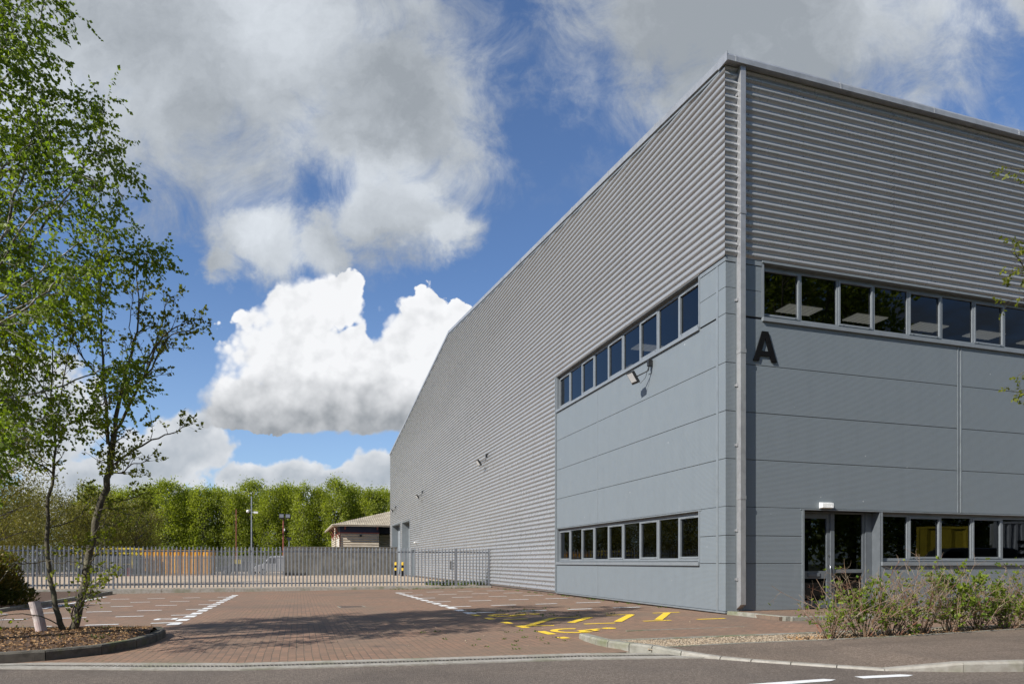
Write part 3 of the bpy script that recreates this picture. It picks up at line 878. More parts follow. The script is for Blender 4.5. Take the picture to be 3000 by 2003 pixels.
# roof, verge, gutter
mb = MB()
for (ya, za, yb, zb) in ((-.12, EAVE + .12, YR, APEX + .16), (YR, APEX + .16, GL + .15, EAVE + .12)):
    mb.prism([(-.02, ya, za - .1), (BX, ya, za - .1), (BX, yb, zb - .1), (-.02, yb, zb - .1)], [(-.02, ya, za), (BX, ya, za), (BX, yb, zb), (-.02, yb, zb)])
mb.build('roof', M_roof, wh)
mb = MB()                                                             # verge trim in lengths with cover straps
def vz(y): return EAVE + .19 + (APEX + .20 - EAVE - .19) * (1 - abs(y - YR) / YR)
ys_ = [-.0, 3.1, 6.1, 9.1, 12.1, 15.1, 18.1, 21.1, 24.1, 27.1, YR, 33.4, 36.4, 39.4, 42.4, 45.4, 48.4, 51.4, 54.4, 57.4, GL + .05]
for a, b in zip(ys_, ys_[1:]):
    for (x0, x1, lo, hi) in ((-.105, .12, -.19, 0.),):
        a2, b2 = a + .004, b - .004
        mb.prism([(x0, a2, vz(a) + lo), (x1, a2, vz(a) + lo), (x1, a2, vz(a) + hi), (x0, a2, vz(a) + hi - .02)],
                 [(x0, b2, vz(b) + lo), (x1, b2, vz(b) + lo), (x1, b2, vz(b) + hi), (x0, b2, vz(b) + hi - .02)])
    mb.prism([(-.112, a - .05, vz(a - .05 if a > 1 else a) - .195), (.12, a - .05, vz(a) - .195), (.12, a - .05, vz(a) + .006), (-.112, a - .05, vz(a) - .012)],
             [(-.112, a + .03, vz(a) - .195), (.12, a + .03, vz(a) - .195), (.12, a + .03, vz(a) + .006), (-.112, a + .03, vz(a) - .012)])
mb.build('verge_trim', M_gutter, wh)
mb = MB()
for a, b in zip(ys_, ys_[1:]):
    mb.prism([(-.062, a, vz(a) - .27), (.0, a, vz(a) - .27), (.0, a, vz(a) - .20), (-.062, a, vz(a) - .20)],
             [(-.062, b, vz(b) - .27), (.0, b, vz(b) - .27), (.0, b, vz(b) - .20), (-.062, b, vz(b) - .20)])
mb.build('verge_flashing', M_trim, wh)
mb = MB()
GZ0, GZ1 = EAVE - .01, EAVE + .17
gl_ = [-.10, .15, 3.15, 6.15, 9.15, 12.15, 15.2, 20., 26., BX]
for a, b in zip(gl_, gl_[1:]):
    mb.prism([(a + .004, -.22, GZ0), (a + .004, .0, GZ0), (a + .004, .0, GZ1 - .03), (a + .004, -.17, GZ1 + .01), (a + .004, -.22, GZ0 + .115)],
             [(b - .004, -.22, GZ0), (b - .004, .0, GZ0), (b - .004, .0, GZ1 - .03), (b - .004, -.17, GZ1 + .01), (b - .004, -.22, GZ0 + .115)])
    mb.prism([(b - .035, -.226, GZ0 - .004), (b - .035, -.0, GZ0 - .004), (b - .035, -.17, GZ1 + .016), (b - .035, -.226, GZ0 + .117)],
             [(b + .02, -.226, GZ0 - .004), (b + .02, -.0, GZ0 - .004), (b + .02, -.17, GZ1 + .016), (b + .02, -.226, GZ0 + .117)]) if b < BX else None
mb.box(-.119, -.1, -.222, .13, GZ0 - .02, GZ1 + .016)
mb.build('gutter', M_gutter, wh)
# downpipe with collars and clips
dp = MB().box(.296, .441, -.165, -.012, 9.32, EAVE - .012).box(.298, .439, -.163, -.014, 6.08, 9.318).box(.296, .441, -.165, -.012, 2.66, 6.078)
dp.prism([(.296, -.012, .05), (.441, -.012, .05), (.441, -.165, .16), (.296, -.165, .16)], [(.296, -.012, 2.658), (.441, -.012, 2.658), (.441, -.165, 2.658), (.296, -.165, 2.658)])
dpo = dp.build('downpipe', M_pipe, wh, bevel=.004)
for z in (9.32, 6.08, 2.66):
    MB().box(.288, .449, -.173, -.008, z - .045, z + .045).build('collar', M_pipe, dpo, bevel=.003)
for z in (12.1, 10.2, 8.6, 7.3, 5.3, 3.9, 1.9, .75):
    MB().box(.27, .2955, -.075, -.03, z - .035, z + .035).box(.25, .30, -.03, -.001, z - .025, z + .025).build('clip', M_pipe, dpo)
MB().box(.278, .296, -.02, .0, 0, 8.19).box(.30, .35, -.01, -.001, 0., .05).build('corner_flashing', M_trim, wh)

# --- windows
def window(W, s0, s1, z0, z1, rec, opener):
    """one light of a ribbon: frame with its pane"""
    f = MB(); b = .035; o0, o1 = rec - .06, rec
    wbox(W, s0 + .001, s0 + b, o0, o1, z0 + b, z1 - b, f); wbox(W, s1 - b, s1 - .001, o0, o1, z0 + b, z1 - b, f)
    wbox(W, s0 + .001, s1 - .001, o0, o1, z0 + .001, z0 + b, f); wbox(W, s0 + .001, s1 - .001, o0, o1, z1 - b, z1 - .001, f)
    g = b
    if opener:
        c = .04; g = b + c; o2 = rec + .014
        wbox(W, s0 + b - .008, s0 + g, o0 + .02, o2, z0 + g, z1 - g, f); wbox(W, s1 - g, s1 - b + .008, o0 + .02, o2, z0 + g, z1 - g, f)
        wbox(W, s0 + b - .008, s1 - b + .008, o0 + .02, o2, z0 + b - .008, z0 + g, f); wbox(W, s0 + b - .008, s1 - b + .008, o0 + .02, o2, z1 - g, z1 - b + .008, f)
        for s in (s0 + .16, s1 - .16): wbox(W, s - .02, s + .02, o2, o2 + .012, z0 + b + .008, z0 + b + .022, f)
        wbox(W, (s0 + s1) / 2 - .2, (s0 + s1) / 2 + .2, o2, o2 + .01, z1 - b - .02, z1 - b + .0, f)
    fo = f.build('window', M_frame, wh)
    p = MB(); oo = rec - .035
    q = [W(s0 + g - .005, oo, z0 + g - .005), W(s1 - g + .005, oo, z0 + g - .005), W(s1 - g + .005, oo, z1 - g + .005), W(s0 + g - .005, oo, z1 - g + .005)]
    p.quad(*(q if W is RW else q[::-1]))                                 # glass faces outwards
    p.build('pane', M_glass, fo)

def ribbon(W, edges, z0, z1, rec, first_open, sill_over, jambs):
    for i, (a, b) in enumerate(zip(edges, edges[1:])):
        window(W, a, b, z0 + .09, z1 - .06, rec, (i + first_open) % 2 == 0)
    s0, s1 = edges[0], edges[-1]
    m = MB()
    wbox(W, s0 - .03, s1 + .03, rec - .07, rec + .012, z0 + .045, z0 + .089, m)          # bottom rail
    wbox(W, s0 - .06, s1 + .04, -.2, .055, z0 - .065, z0 + .03, m)                        # projecting sill
    m.build('window_sill', M_frame, wh, bevel=.004)
    h = MB(); wbox(W, s0 - .03, s1 + .03, rec - .08, rec - .004, z1 - .059, z1 + .02, h); h.build('window_head', M_soffit, wh)
    for (a, b) in jambs: wbox(W, a, b, -.2, .010, z0 + .031, z1 + .0).build('window_jamb', M_frame, wh)

EL = [WL0 + .03 + (WL1 - WL0 - .09) * k / 9 for k in range(10)]
ribbon(LW, EL, 1.13, 2.42, -.10, 0, 0, [(1.062, 1.115), (10.80, 10.86)])
ribbon(LW, EL, 6.98, 8.285, -.10, 0, 0, [(1.062, 1.115), (10.80, 10.86)])
ER = [1.07 + 1.133 * k for k in range(12)]
ribbon(RW, ER, 6.95, 8.275, -.10, 0, 0, [(1.005, 1.065), (ER[-1], ER[-1] + .06)])
EW = [4.66] + [5.6 + 1.105 * k for k in range(9)]
ribbon(RW, EW, 1.13, 2.42, -.10, 1, 0, [(4.60, 4.655), (EW[-1], EW[-1] + .06)])
# --- entrance
dr = -.26
ent = MB()
wbox(RW, 2.236, 2.30, dr - .06, dr, .03, 2.42, ent); wbox(RW, 3.24, 3.36, dr - .06, dr + .03, .03, 2.37, ent); wbox(RW, 4.27, 4.35, dr - .06, dr, .03, 2.37, ent)
wbox(RW, 2.301, 4.35, dr - .06, dr, 2.372, 2.42, ent); wbox(RW, 2.301, 4.34, dr - .06, dr, .0, .029, ent)
wbox(RW, 3.361, 4.27, dr - .05, dr, .88, .97, ent); wbox(RW, 3.361, 4.27, dr - .05, dr, .03, .12, ent)
wbox(RW, 4.351, 4.62, -.30, dr + .02, 0., 2.42, ent); wbox(RW, 4.56, 4.598, dr + .02, .008, 0., 2.42, ent)
eo = ent.build('entrance_frame', M_dframe, wh, bevel=.004)
p = MB().quad(RW(3.36, dr - .03, .12), RW(4.27, dr - .03, .12), RW(4.27, dr - .03, .88), RW(3.36, dr - .03, .88)).quad(RW(3.36, dr - .03, .97), RW(4.27, dr - .03, .97), RW(4.27, dr - .03, 2.37), RW(3.36, dr - .03, 2.37))
p.build('pane', M_glass, eo)
dm = MB()
wbox(RW, 2.305, 2.375, dr - .05, dr + .004, .035, 2.365, dm); wbox(RW, 3.14, 3.235, dr - .05, dr + .004, .035, 2.365, dm)
wbox(RW, 2.376, 3.139, dr - .05, dr + .003, 2.245, 2.365, dm); wbox(RW, 2.376, 3.139, dr - .05, dr + .003, .035, .19, dm); wbox(RW, 2.376, 3.139, dr - .05, dr + .003, .74, .93, dm)
do = dm.build('door', M_dframe, wh, bevel=.004)
MB().quad(RW(2.37, dr - .03, .19), RW(3.14, dr - .03, .19), RW(3.14, dr - .03, .74), RW(2.37, dr - .03, .74)).quad(RW(2.37, dr - .03, .93), RW(3.14, dr - .03, .93), RW(3.14, dr - .03, 2.245), RW(2.37, dr - .03, 2.245)).build('pane', M_glass, do)
lp = MB(); wbox(RW, 2.56, 2.93, dr + .004, dr + .02, .79, .885, lp); wbox(RW, 2.58, 2.91, dr + .02, dr + .03, .80, .875, lp); lp.build('letter_plate', M_dframe, do, bevel=.003)
MB().tube([RW(3.19, dr, 1.08), RW(3.19, dr + .07, 1.06), RW(3.19, dr + .075, .95), RW(3.19, dr + .075, .5), RW(3.19, dr + .07, .42), RW(3.19, dr, .40)], .014, 8).build('handle', M_steel, do, smooth=True)
MB().lathe([(.022, 0), (.022, .02)], 12).build('lock', M_steel, do, loc=RW(3.19, dr + .004, 1.32)).rotation_euler = (R(90), 0, 0)
# --- loading doors on the gable
for (s0, s1, z1) in ((46.9, 51.5, 4.93), (52.75, 58.8, 5.0)):
    m = MB()
    wbox(LW, s0, s1, -.62, -.60, -.4, z1, m)
    z = -.15
    while z < z1 - .1:
        wbox(LW, s0 + .02, s1 - .02, -.60, -.585, z + .01, min(z + .52, z1), m); z += .53
    d = m.build('loading_door', M_door, wh)
    f = MB(); wbox(LW, s1 - .03, s1 + .08, -.6, .06, -.4, z1 + .06, f); wbox(LW, s0 - .08, s0 + .03, -.6, .06, -.4, z1 + .06, f); wbox(LW, s0 + .03, s1 - .03, -.6, .06, z1 - .03, z1 + .06, f)
    f.build('surround', M_trim, d)
m = MB(); wbox(LW, 43.98, 45.52, -.14, -.10, -.2, 2.22, m); d = m.build('side_door', M_door, wh)
f = MB(); wbox(LW, 45.52, 45.62, -.14, .06, -.2, 2.3, f); wbox(LW, 43.86, 43.98, -.14, .06, -.2, 2.3, f); wbox(LW, 43.98, 45.52, -.14, .06, 2.22, 2.3, f); f.build('surround', M_trim, d)
# --- rooms behind the glass
def room(x0, x1, y0, y1, z0, z1, mc):
    m = MB()
    m.quad((x0, y0, z0), (x1, y0, z0), (x1, y1, z0), (x0, y1, z0))
    m.quad((x1, y0, z0), (x1, y0, z1), (x1, y1, z1), (x1, y1, z0)); m.quad((x0, y1, z0), (x1, y1, z0), (x1, y1, z1), (x0, y1, z1))
    m.build('room_walls', M_inner, wh)
    MB().quad((x0, y0, z1), (x0, y1, z1), (x1, y1, z1), (x1, y0, z1)).build('room_ceiling', mc, wh)
room(.1, 15.5, .34, 11.5, .02, 3.0, M_inner); room(.1, 15.5, .1, 11.5, 6.3, 8.78, M_ceil)
n = 0
for i in range(6):
    for j in range(4):
        x, y = 2.4 + i * 2.5 + (j % 2) * .9, 3.3 + j * 2.3
        m = MB().box(-.6, .6, -.3, .3, -.03, 0)
        for k in range(5): m.box(-.6 + .2 + k * .2 - .008, -.6 + .2 + k * .2 + .008, -.3, .3, -.04, -.03)
        o = m.build('ceiling_light', M_lit, None, loc=(x, y, 8.775))
        tag(o, 'flat pale light panel in the ceiling behind the upper windows', 'ceiling light', 'ceiling light panels seen through the upper windows')

# ================================================================== fittings on the warehouse
def floodlight(y, label, sc_=1.):
    t = thing('floodlight', label, 'floodlight', (-.05, y, 6.76), 0, 'floodlights on the gable wall')
    MB().box(-.09, .04, -.05, .05, -.09, .09).build('junction_box', M_lampbody, t, bevel=.008)
    arm = MB().tube([(-.05, 0, -.09), (-.06, .01, -.2), (-.12, .06, -.24), (-.3, .26, -.33)], .018, 6)
    arm.tube([(.045, -.02, -.1), (.045, .02, -.26), (-.02, .08, -.3)], .012, 5)
    arm.build('bracket', M_lampbody, t)
    MB().tube([(-.06, .02, -.11), (-.10, .10, -.38), (-.2, .2, -.52), (-.3, .27, -.44)], .008, 5).build('cable', M_lampbody, t)
    Mh = Matrix.Translation((-.38, .31, -.36)) @ Matrix.Rotation(R(8), 4, 'Z') @ Matrix.Rotation(R(-36), 4, 'Y') @ Matrix.Scale(.86, 4)
    MB().box(-.05, .05, -.17, .17, -.21, .21, Mh).box(.05, .10, -.10, .10, -.15, .12, Mh).build('lamp_head', M_lampbody, t, bevel=.012)
    MB().box(-.058, -.049, -.14, .14, -.13, .18, Mh).build('lens', M_lens, t)
    return t
floodlight(3.45, 'floodlight under the upper gable windows, on the flat panels, nearest to the corner')
floodlight(20.8, 'floodlight alone in the middle of the corrugated gable wall, above the fence end')
floodlight(40.2, 'small floodlight on the corrugated wall, the second from the far end')
floodlight(55.8, 'smallest floodlight, high above the loading doors at the far end')

t = thing('letter_sign', 'black capital letter A fixed to the grey wall beside the downpipe', 'sign')
mb = MB()                                                             # A built from three strokes, counter left open
for poly in (((.755, 5.93), (.905, 5.93), (1.085, 6.49), (1.085, 6.645), (.998, 6.645)), ((1.085, 6.49), (1.265, 5.93), (1.415, 5.93), (1.17, 6.645), (1.085, 6.645)),
             ((.945, 6.06), (1.222, 6.06), (1.185, 6.175), (.982, 6.175))):
    mb.prism([RW(s, .002, z) for s, z in poly], [RW(s, .036, z) for s, z in poly])
mb.build('letter', M_black, t)
t = thing('bulkhead_light', 'white ribbed bulkhead lamp on the wall above the entrance door', 'wall lamp', (2.86, 0, 2.545))
MB().box(-.19, .19, -.045, -.001, -.075, .075).build('base', M_white, t, bevel=.012)
m = MB().box(-.17, .17, -.10, -.045, -.06, .06)
for k in range(13): m.box(-.156 + k * .026 - .004, -.156 + k * .026 + .004, -.108, -.1, -.058, .058)
m.build('diffuser', M_white, t, bevel=.008)
t = thing('security_camera', 'small white dome camera on the corrugated wall above the fence', 'camera', (-.05, 43.3, 2.85))
MB().box(-.08, .03, -.06, .06, -.05, .05).build('mount', M_white, t); MB().lathe([(.03, -.14), (.08, -.09), (.10, -.03), (.09, .02)], 12, (-.12, 0, 0)).build('dome', M_white, t, smooth=True)
t = thing('wall_box', 'small dark meter box with cable on the wall behind the fence', 'electrical box', (-.055, 29.3, .95))
MB().box(-.10, .03, -.16, .16, -.28, .28).build('casing', M_lampbody, t, bevel=.01); MB().tube([(-.03, -.05, -.28), (-.03, -.07, -.6), (-.02, -.04, -.9)], .015, 6).build('cable', M_lampbody, t)

# ================================================================== PALISADE FENCES
def fence(label, P0, P1, npost, zb, h, pales, rail_z, group=None, name='palisade_fence', pw=.034):
    a, b = Vector((*P0, 0)), Vector((*P1, 0)); L = (b - a).length; ang = math.atan2(b.y - a.y, b.x - a.x)
    t = thing(name, label, 'fence', (a.x, a.y, zb), ang, group)
    step = L / npost
    for i in range(npost + 1):
        x = i * step
        m = MB().box(x - .03, x + .03, -.0, .006, 0, h - .02).box(x - .03, x + .03, .094, .10, 0, h - .02).box(x - .004, x + .004, .006, .094, 0, h - .02).box(x - .09, x + .09, -.03, .13, -.0, .012)
        m.build('post', M_galv, t)
    for z in rail_z:
        m = MB()
        for i in range(npost):
            m.box(i * step + .032, (i + 1) * step - .032, .02, .026, z - .03, z + .03).box(i * step + .032, (i + 1) * step - .032, .026, .07, z + .024, z + .03)
        m.build('rail', M_galv, t)
    for i in range(npost):
        m = MB()
        for k in range(pales):
            x = i * step + step * (k + 1) / (pales + 1) if pales else 0
            x += rnd.uniform(-.004, .004); ln = rnd.uniform(-.006, .006)
            # W-shaped pale with pointed top
            w = pw
            pr = [(-w, -.002), (-w * .45, -.026), (0, -.012), (w * .45, -.026), (w, -.002)]
            k0 = len(m.v)
            for (px, py) in pr: m.v.append((x + px, py - .004, .05))
            for (px, py) in pr: m.v.append((x + px + ln, py - .004, h - .09))
            for (px, py) in pr: m.v.append((x + px * .25 + ln, py * .6 - .004 - .03 * 0, h))
            for r_ in range(2):
                for q in range(4):
                    a0 = k0 + r_ * 5 + q; m.f.append((a0, a0 + 1, a0 + 6, a0 + 5))
        o = m.build('pale_panel', M_galv, t)
        sd = o.modifiers.new('th', 'SOLIDIFY'); sd.thickness = .004
    return t
FA, FB = (-33.04, 21.135), (-1.87, 20.305)
fence('nearer galvanised palisade fence on the concrete upstand at the end of the car park', FA, FB, 10, -.06, 1.94, 17, (.20, 1.72))
fence('short end length of palisade fence joining the corrugated wall', (-1.80, 20.30), (-.11, 20.255), 1, -.06, 1.94, 9, (.20, 1.72))
mb = MB()
seg = 11
for i in range(seg):
    xa = -34 + 34 * i / seg; xb = xa + 34 / seg - .008
    ya, yb = 21.155 - .0266 * (xa + 34), 21.155 - .0266 * (xb + 34)
    mb.prism([(xa, ya - .14, -.6), (xb, yb - .14, -.6), (xb, yb + .18, -.6), (xa, ya + .18, -.6)], [(xa, ya - .14, -.06), (xb, yb - .14, -.06), (xb, yb + .18, -.06), (xa, ya + .18, -.06)])
struct(mb, 'fence_upstand', M_conc2, bevel=.012)

def at(px, dep):                                                      # bearing given as tangent of the angle off the view axis
    return cam_xy((px - 1500) / 1984 * dep, dep)
pa, pb = at(60, 62), at(832, 66)
fence('farther palisade fence across the yard in front of the orange container', pa, pb, 12, yz(58) , 1.98, 14, (.2, 1.72), pw=.036)
# old concrete wall to the right of it
wa, wb = at(830, 67), at(1165, 69.5)
t = thing('boundary_wall', 'stained grey concrete wall across the back of the yard', 'wall', (wa[0], wa[1], 0), math.atan2(wb[1] - wa[1], wb[0] - wa[0]))
L = math.dist(wa, wb); m = MB(); k = 0; x = 0
while x < L:
    m.box(x, min(x + 2.4, L) - .012, 0, .2, -.5, 1.0); m.box(x, min(x + 2.4, L) - .012, .005, .2, 1.006, 2.62); x += 2.4
m.build('wall', M_wallconc, t); MB().box(0, L, -.03, .24, 2.62, 2.70).build('coping', M_wallconc, t)

# bollards by the loading doors
bp = None
for i, (px, dep, lab) in enumerate(((1180, 62.5, 'black and yellow banded bollard, the one nearest the camera by the loading doors'), (1160, 66, 'black and yellow banded bollard between two others by the loading doors'), (1139, 70, 'black and yellow banded bollard partly hidden at the building corner'))):
    x, y = at(px, dep)
    t = thing('bollard', lab, 'bollard', (x, y, yz(y)), 0, 'banded bollards by the loading doors')
    MB().lathe([(.15, 0), (.15, .52)], 14).lathe([(.15, .77), (.15, 1.02)], 14).build('black_band', M_black, t, smooth=False)
    MB().lathe([(.15, .52), (.15, .77)], 14).lathe([(.15, 1.02), (.15, 1.26), (.10, 1.30)], 14).build('yellow_band', M_yel, t)

# leaning stub post in the bark bed
t = thing('stub_post', 'faded pink stub of a post leaning in the bark bed', 'post', (-13.36, -1.22, -.02))
m = MB().tube([(0, 0, -.05), (-.058, -.01, .28), (-.118, -.02, .56)], [.078, .078, .078], 18); o = m.build('post', M_stub, t, smooth=False)
MB().tube([(-.118, -.02, .561), (-.1185, -.02, .565)], [.064, .064], 18).build('hollow_top', M_mulch, t)

# ================================================================== beyond the yard
def pole(px, dep, h, r, m, name, label, cat, extra=None):
    x, y = at(px, dep); t = thing(name, label, cat, (x, y, yz(min(y, 60)) - .1))
    MB().tube([(0, 0, 0), (0, 0, h)], [r, r * .75], 8).build('pole', m, t)
    if extra: extra(t, h)
    return t
def ex_dome(t, h):
    MB().tube([(0, 0, h * .83), (-.35, 0, h * .83)], .05, 6).tube([(0, 0, h * .80), (.35, -.1, h * .80)], .05, 6).build('arm', M_galv, t)
    MB().lathe([(.05, -.30), (.14, -.22), (.16, -.08), (.08, .02)], 10, (-.36, 0, h * .83)).build('dome_camera', M_white, t, smooth=True)
    MB().box(.22, .62, -.2, 0, h * .80 - .1, h * .80 + .1).build('camera_housing', M_white, t)
pole(692, 74, 7.2, .06, M_redsteel, 'mast', 'thin rusty red pole without a head behind the yard', 'pole')
pole(737, 70, 8.2, .08, M_galv, 'camera_mast', 'tall pale grey mast carrying a dome camera', 'camera mast', ex_dome)
def ex_heads(t, h):
    MB().box(-.35, .35, -.06, .06, h - .05, h + .05).build('cross_arm', M_lampbody, t)
    for s in (-.42, .22):
        o = MB().box(s, s + .5, -.32, .12, h + .02, h + .50).build('lamp_head', M_lampbody, t, bevel=.03)
        MB().box(s + .05, s + .45, -.335, -.32, h + .1, h + .44).build('lens', M_galv, o)
    MB().box(.06, .16, -.1, .1, h - 1.3, h - 1.05).build('socket', M_white, t)
pole(830, 72, 6.05, .09, M_redsteel, 'lamp_post', 'red lamp post with a pair of boxy floodlights', 'lamp post', ex_heads)
def ex_small(t, h):
    MB().box(-.25, .25, -.12, .12, h, h + .32).build('camera_housing', M_lampbody, t)
    MB().box(-.4, .12, -.08, .08, h - 1.25, h - 1.1).build('bracket', M_white, t)
pole(847, 76, 3.9, .07, M_galv, 'camera_post', 'short grey post with a small camera just right of the red lamp post', 'camera post', ex_small)

# orange shipping container
def container(name, label, cat, loc, rz, L, H, W, m, rib=.28, open_top=False):
    t = thing(name, label, cat, loc, rz)
    b = MB()
    n = int(L / rib); prev = None
    for s, y0 in ((-1, 0.), (1, W)):
        for i in range(n):
            x0 = .1 + (L - .2) * i / n; x1 = .1 + (L - .2) * (i + 1) / n; q = x1 - x0; d = .05 * s * -1
            xs_ = [x0, x0 + q * .35, x0 + q * .5, x0 + q * .85, x1]; ys_2 = [y0, y0, y0 + d, y0 + d, y0]
            for k in range(4):
                b.quad((xs_[k], ys_2[k], .15), (xs_[k + 1], ys_2[k + 1], .15), (xs_[k + 1], ys_2[k + 1], H - .1), (xs_[k], ys_2[k], H - .1))
    b.box(.02, .08, .06, W - .06, .15, H - .1).box(L - .08, L - .02, .06, W - .06, .15, H - .1)
    if not open_top: b.box(.05, L - .05, .05, W - .05, H - .12, H - .05)
    b.build('side_walls', m, t)
    f = MB()
    for x in (0, L - .12):
        for y in (-.02, W - .10): f.box(x, x + .12, y, y + .12, 0, H)
    for y in (-.015, W - .085):
        f.box(.12, L - .12, y, y + .10, 0, .16); f.box(.12, L - .12, y, y + .10, H - .12, H - .002)
    f.build('frame', m, t)
    return t
x, y = at(405, 69.5); x2, y2 = at(617, 71)
container('shipping_container', 'orange steel shipping container behind the farther fence', 'container', (x, y, -.2), math.atan2(y2 - y, x2 - x), math.dist((x, y), (x2, y2)), 2.62, 2.4, M_orange)
# yellow railed plant trailer, left
x, y = at(200, 66)
t = thing('plant_trailer', 'yellow railed trailer behind the fence left of the orange container', 'trailer', (x, y, -.25), R(-12))
m = MB()
for z in (1.15, 2.2, 2.7): m.box(0, 6.0, 0, .12, z, z + .12); m.box(0, 6.0, 2.2, 2.32, z, z + .12)
for k in range(11):
    m.box(k * .588, k * .588 + .1, .02, .10, .8, 2.7); m.box(k * .588, k * .588 + .1, 2.22, 2.3, .8, 2.7)
m.build('railing', M_yelsteel, t); MB().box(0, 6, .13, 2.2, .75, 1.0).box(1.0, 5, .5, 1.8, 1.0, 2.3).build('bed', M_green, t)
for xx in (1.2, 4.4):
    for yy in (.05, 2.05):
        o = MB().lathe([(.2, -.12), (.42, -.11), (.42, .11), (.2, .12)], 18).build('wheel', M_tyre, t, loc=(xx, yy + .1, .42)); o.rotation_euler = (R(90), 0, 0)
# dark green cabinet and red drum
x, y = at(372, 67)
t = thing('storage_cabinet', 'dark green steel cabinet between trailer and orange container', 'cabinet', (x, y, -.2), R(-15))
MB().box(0, 1.15, 0, 1, .1, 2.0).build('body', M_green, t, bevel=.02); MB().box(.05, .55, -.03, 0, .2, 1.9).box(.6, 1.1, -.03, 0, .2, 1.9).build('door', M_green, t)
x, y = at(378, 66.2)
o = MB().lathe([(.25, 0), (.27, .05), (.25, .1), (.25, .4), (.27, .45), (.25, .5), (.25, .8), (.2, .82)], 14).build('drum', M_red, None, loc=(x, y, -.2))
tag(o, 'red drum standing in front of the dark green cabinet', 'drum')

def car(name, label, cat, loc, rz, prof_, W, body, group=None, wins=(), wheel_r=.33, wb=(.8, 3.4), glass=M_black):
    """side outline extruded over the width, with window bands, wheels and lamps"""
    t = thing(name, label, cat, loc, rz, group)
    m = MB(); n = len(prof_)
    yy = [(-W / 2, .90), (-W / 2 + .12, 1.), (W / 2 - .12, 1.), (W / 2, .90)]
    for (y, s) in yy:
        for (x, z) in prof_:
            zc = z if z < 1.0 else 1.0 + (z - 1.0) * (1 if abs(y) < W / 2 - .05 else .96); m.v.append((x, y, zc))
    for k in range(3):
        for i in range(n):
            a = k * n + i; b = k * n + (i + 1) % n; m.f.append((a, b, b + n, a + n))
    m.f.append(tuple(range(n - 1, -1, -1))); m.f.append(tuple(range(3 * n, 4 * n)))
    m.build('body', body, t, bevel=.03)
    for w in wins:
        g = MB()
        for s in (-1, 1):
            y0 = s * (W / 2 + .004); g.prism([(x, y0, z) for x, z in w], [(x, y0 - s * .03, z) for x, z in w])
        g.build('side_window', glass, t)
    for x in wb:
        for s in (-1, 1):
            o = MB().lathe([(wheel_r * .6, -.1), (wheel_r, -.09), (wheel_r, .09), (wheel_r * .6, .1)], 20).build('wheel', M_tyre, t, loc=(x, s * (W / 2 - .09), wheel_r)); o.rotation_euler = (R(90), 0, 0)
            MB().lathe([(wheel_r * .58, -.108), (wheel_r * .58, .108)], 14).build('rim', M_steel, o)
    L = max(p[0] for p in prof_)
    for s in (-1, 1):
        MB().box(-.02, .05, s * W * .38 - .12, s * W * .38 + .12, .65, .82).build('headlight', M_lens, t)
        MB().box(L - .05, L + .015, s * W * .40 - .1, s * W * .40 + .1, .7, .95).build('tail_light', M_red, t)
    return t
VAN = [(0, .35), (0, .85), (.25, 1.0), (.85, 1.15), (1.45, 1.85), (1.7, 1.98), (4.6, 2.0), (4.75, 1.9), (4.8, .4)]
VW = [((1.0, 1.2), (1.5, 1.78), (2.2, 1.78), (2.2, 1.2))]
CARP = [(0, .35), (0, .72), (.2, .82), (1.15, .95), (1.85, 1.42), (3.2, 1.46), (3.95, 1.0), (4.3, .9), (4.35, .4)]
CW = [((1.35, .98), (1.9, 1.36), (2.5, 1.39), (2.5, .98)), ((2.56, .98), (2.56, 1.39), (3.15, 1.38), (3.65, 1.0))]
x, y = at(745, 70.5)
car('parked_van', 'white van parked behind the farther fence under the masts', 'van', (x, y, yz(60)), R(5), VAN, 1.9, M_vanw, None, VW, .33, (.85, 3.8))
x, y = at(640, 71)
car('parked_car', 'dark car parked between the orange container and the white van', 'car', (x, y, yz(60)), R(-8), CARP, 1.75, M_vand, None, CW, .32, (.8, 3.4))
x, y = at(697, 65.9)
o = MB().box(-.28, .28, -.02, .0, 0, .42).build('warning_sign', M_yelsteel, None, loc=(x, y - .12, 1.0)); tag(o, 'small yellow plate on the farther fence in front of the white van', 'sign')

# depot with hipped roof
A = (-23.8, 90.); e1 = (.952, .307); e2 = (-.307, .952)
dep_t = thing('depot_building', 'cream ribbed depot with wide overhanging hipped roof and red brackets', 'building', (*cam_xy(*A), 0))
def dp_(s, t_, z):
    x, y = cam_xy(A[0] + e1[0] * s + e2[0] * t_, A[1] + e1[1] * s + e2[1] * t_); o = dep_t.location; return (x - o.x, y - o.y, z)
EZ = 6.2; TP = .29
SW, SD = 34, 23
m = MB(); hh = SD / 2
m.poly([dp_(0, 0, EZ), dp_(SW, 0, EZ), dp_(SW - hh, hh, EZ + hh * TP), dp_(hh, hh, EZ + hh * TP)])
m.poly([dp_(0, SD, EZ), dp_(0, 0, EZ), dp_(hh, hh, EZ + hh * TP)]); m.poly([dp_(SW, SD, EZ), dp_(0, SD, EZ), dp_(hh, hh, EZ + hh * TP), dp_(SW - hh, hh, EZ + hh * TP)])
m.poly([dp_(SW, 0, EZ), dp_(SW, SD, EZ), dp_(SW - hh, hh, EZ + hh * TP)]); m.poly([dp_(0, 0, EZ - .02), dp_(0, SD, EZ - .02), dp_(SW, SD, EZ - .02), dp_(SW, 0, EZ - .02)])
for k in range(110):                                                  # standing ribs down the front slope
    s = .15 + k * .30; lim = min(s, SW - s, hh)
    m.prism([dp_(s, 0, EZ + .01), dp_(s + .09, 0, EZ + .01), dp_(s + .045, 0, EZ + .075)], [dp_(s, lim, EZ + .01 + lim * TP), dp_(s + .09, lim, EZ + .01 + lim * TP), dp_(s + .045, lim, EZ + .075 + lim * TP)])
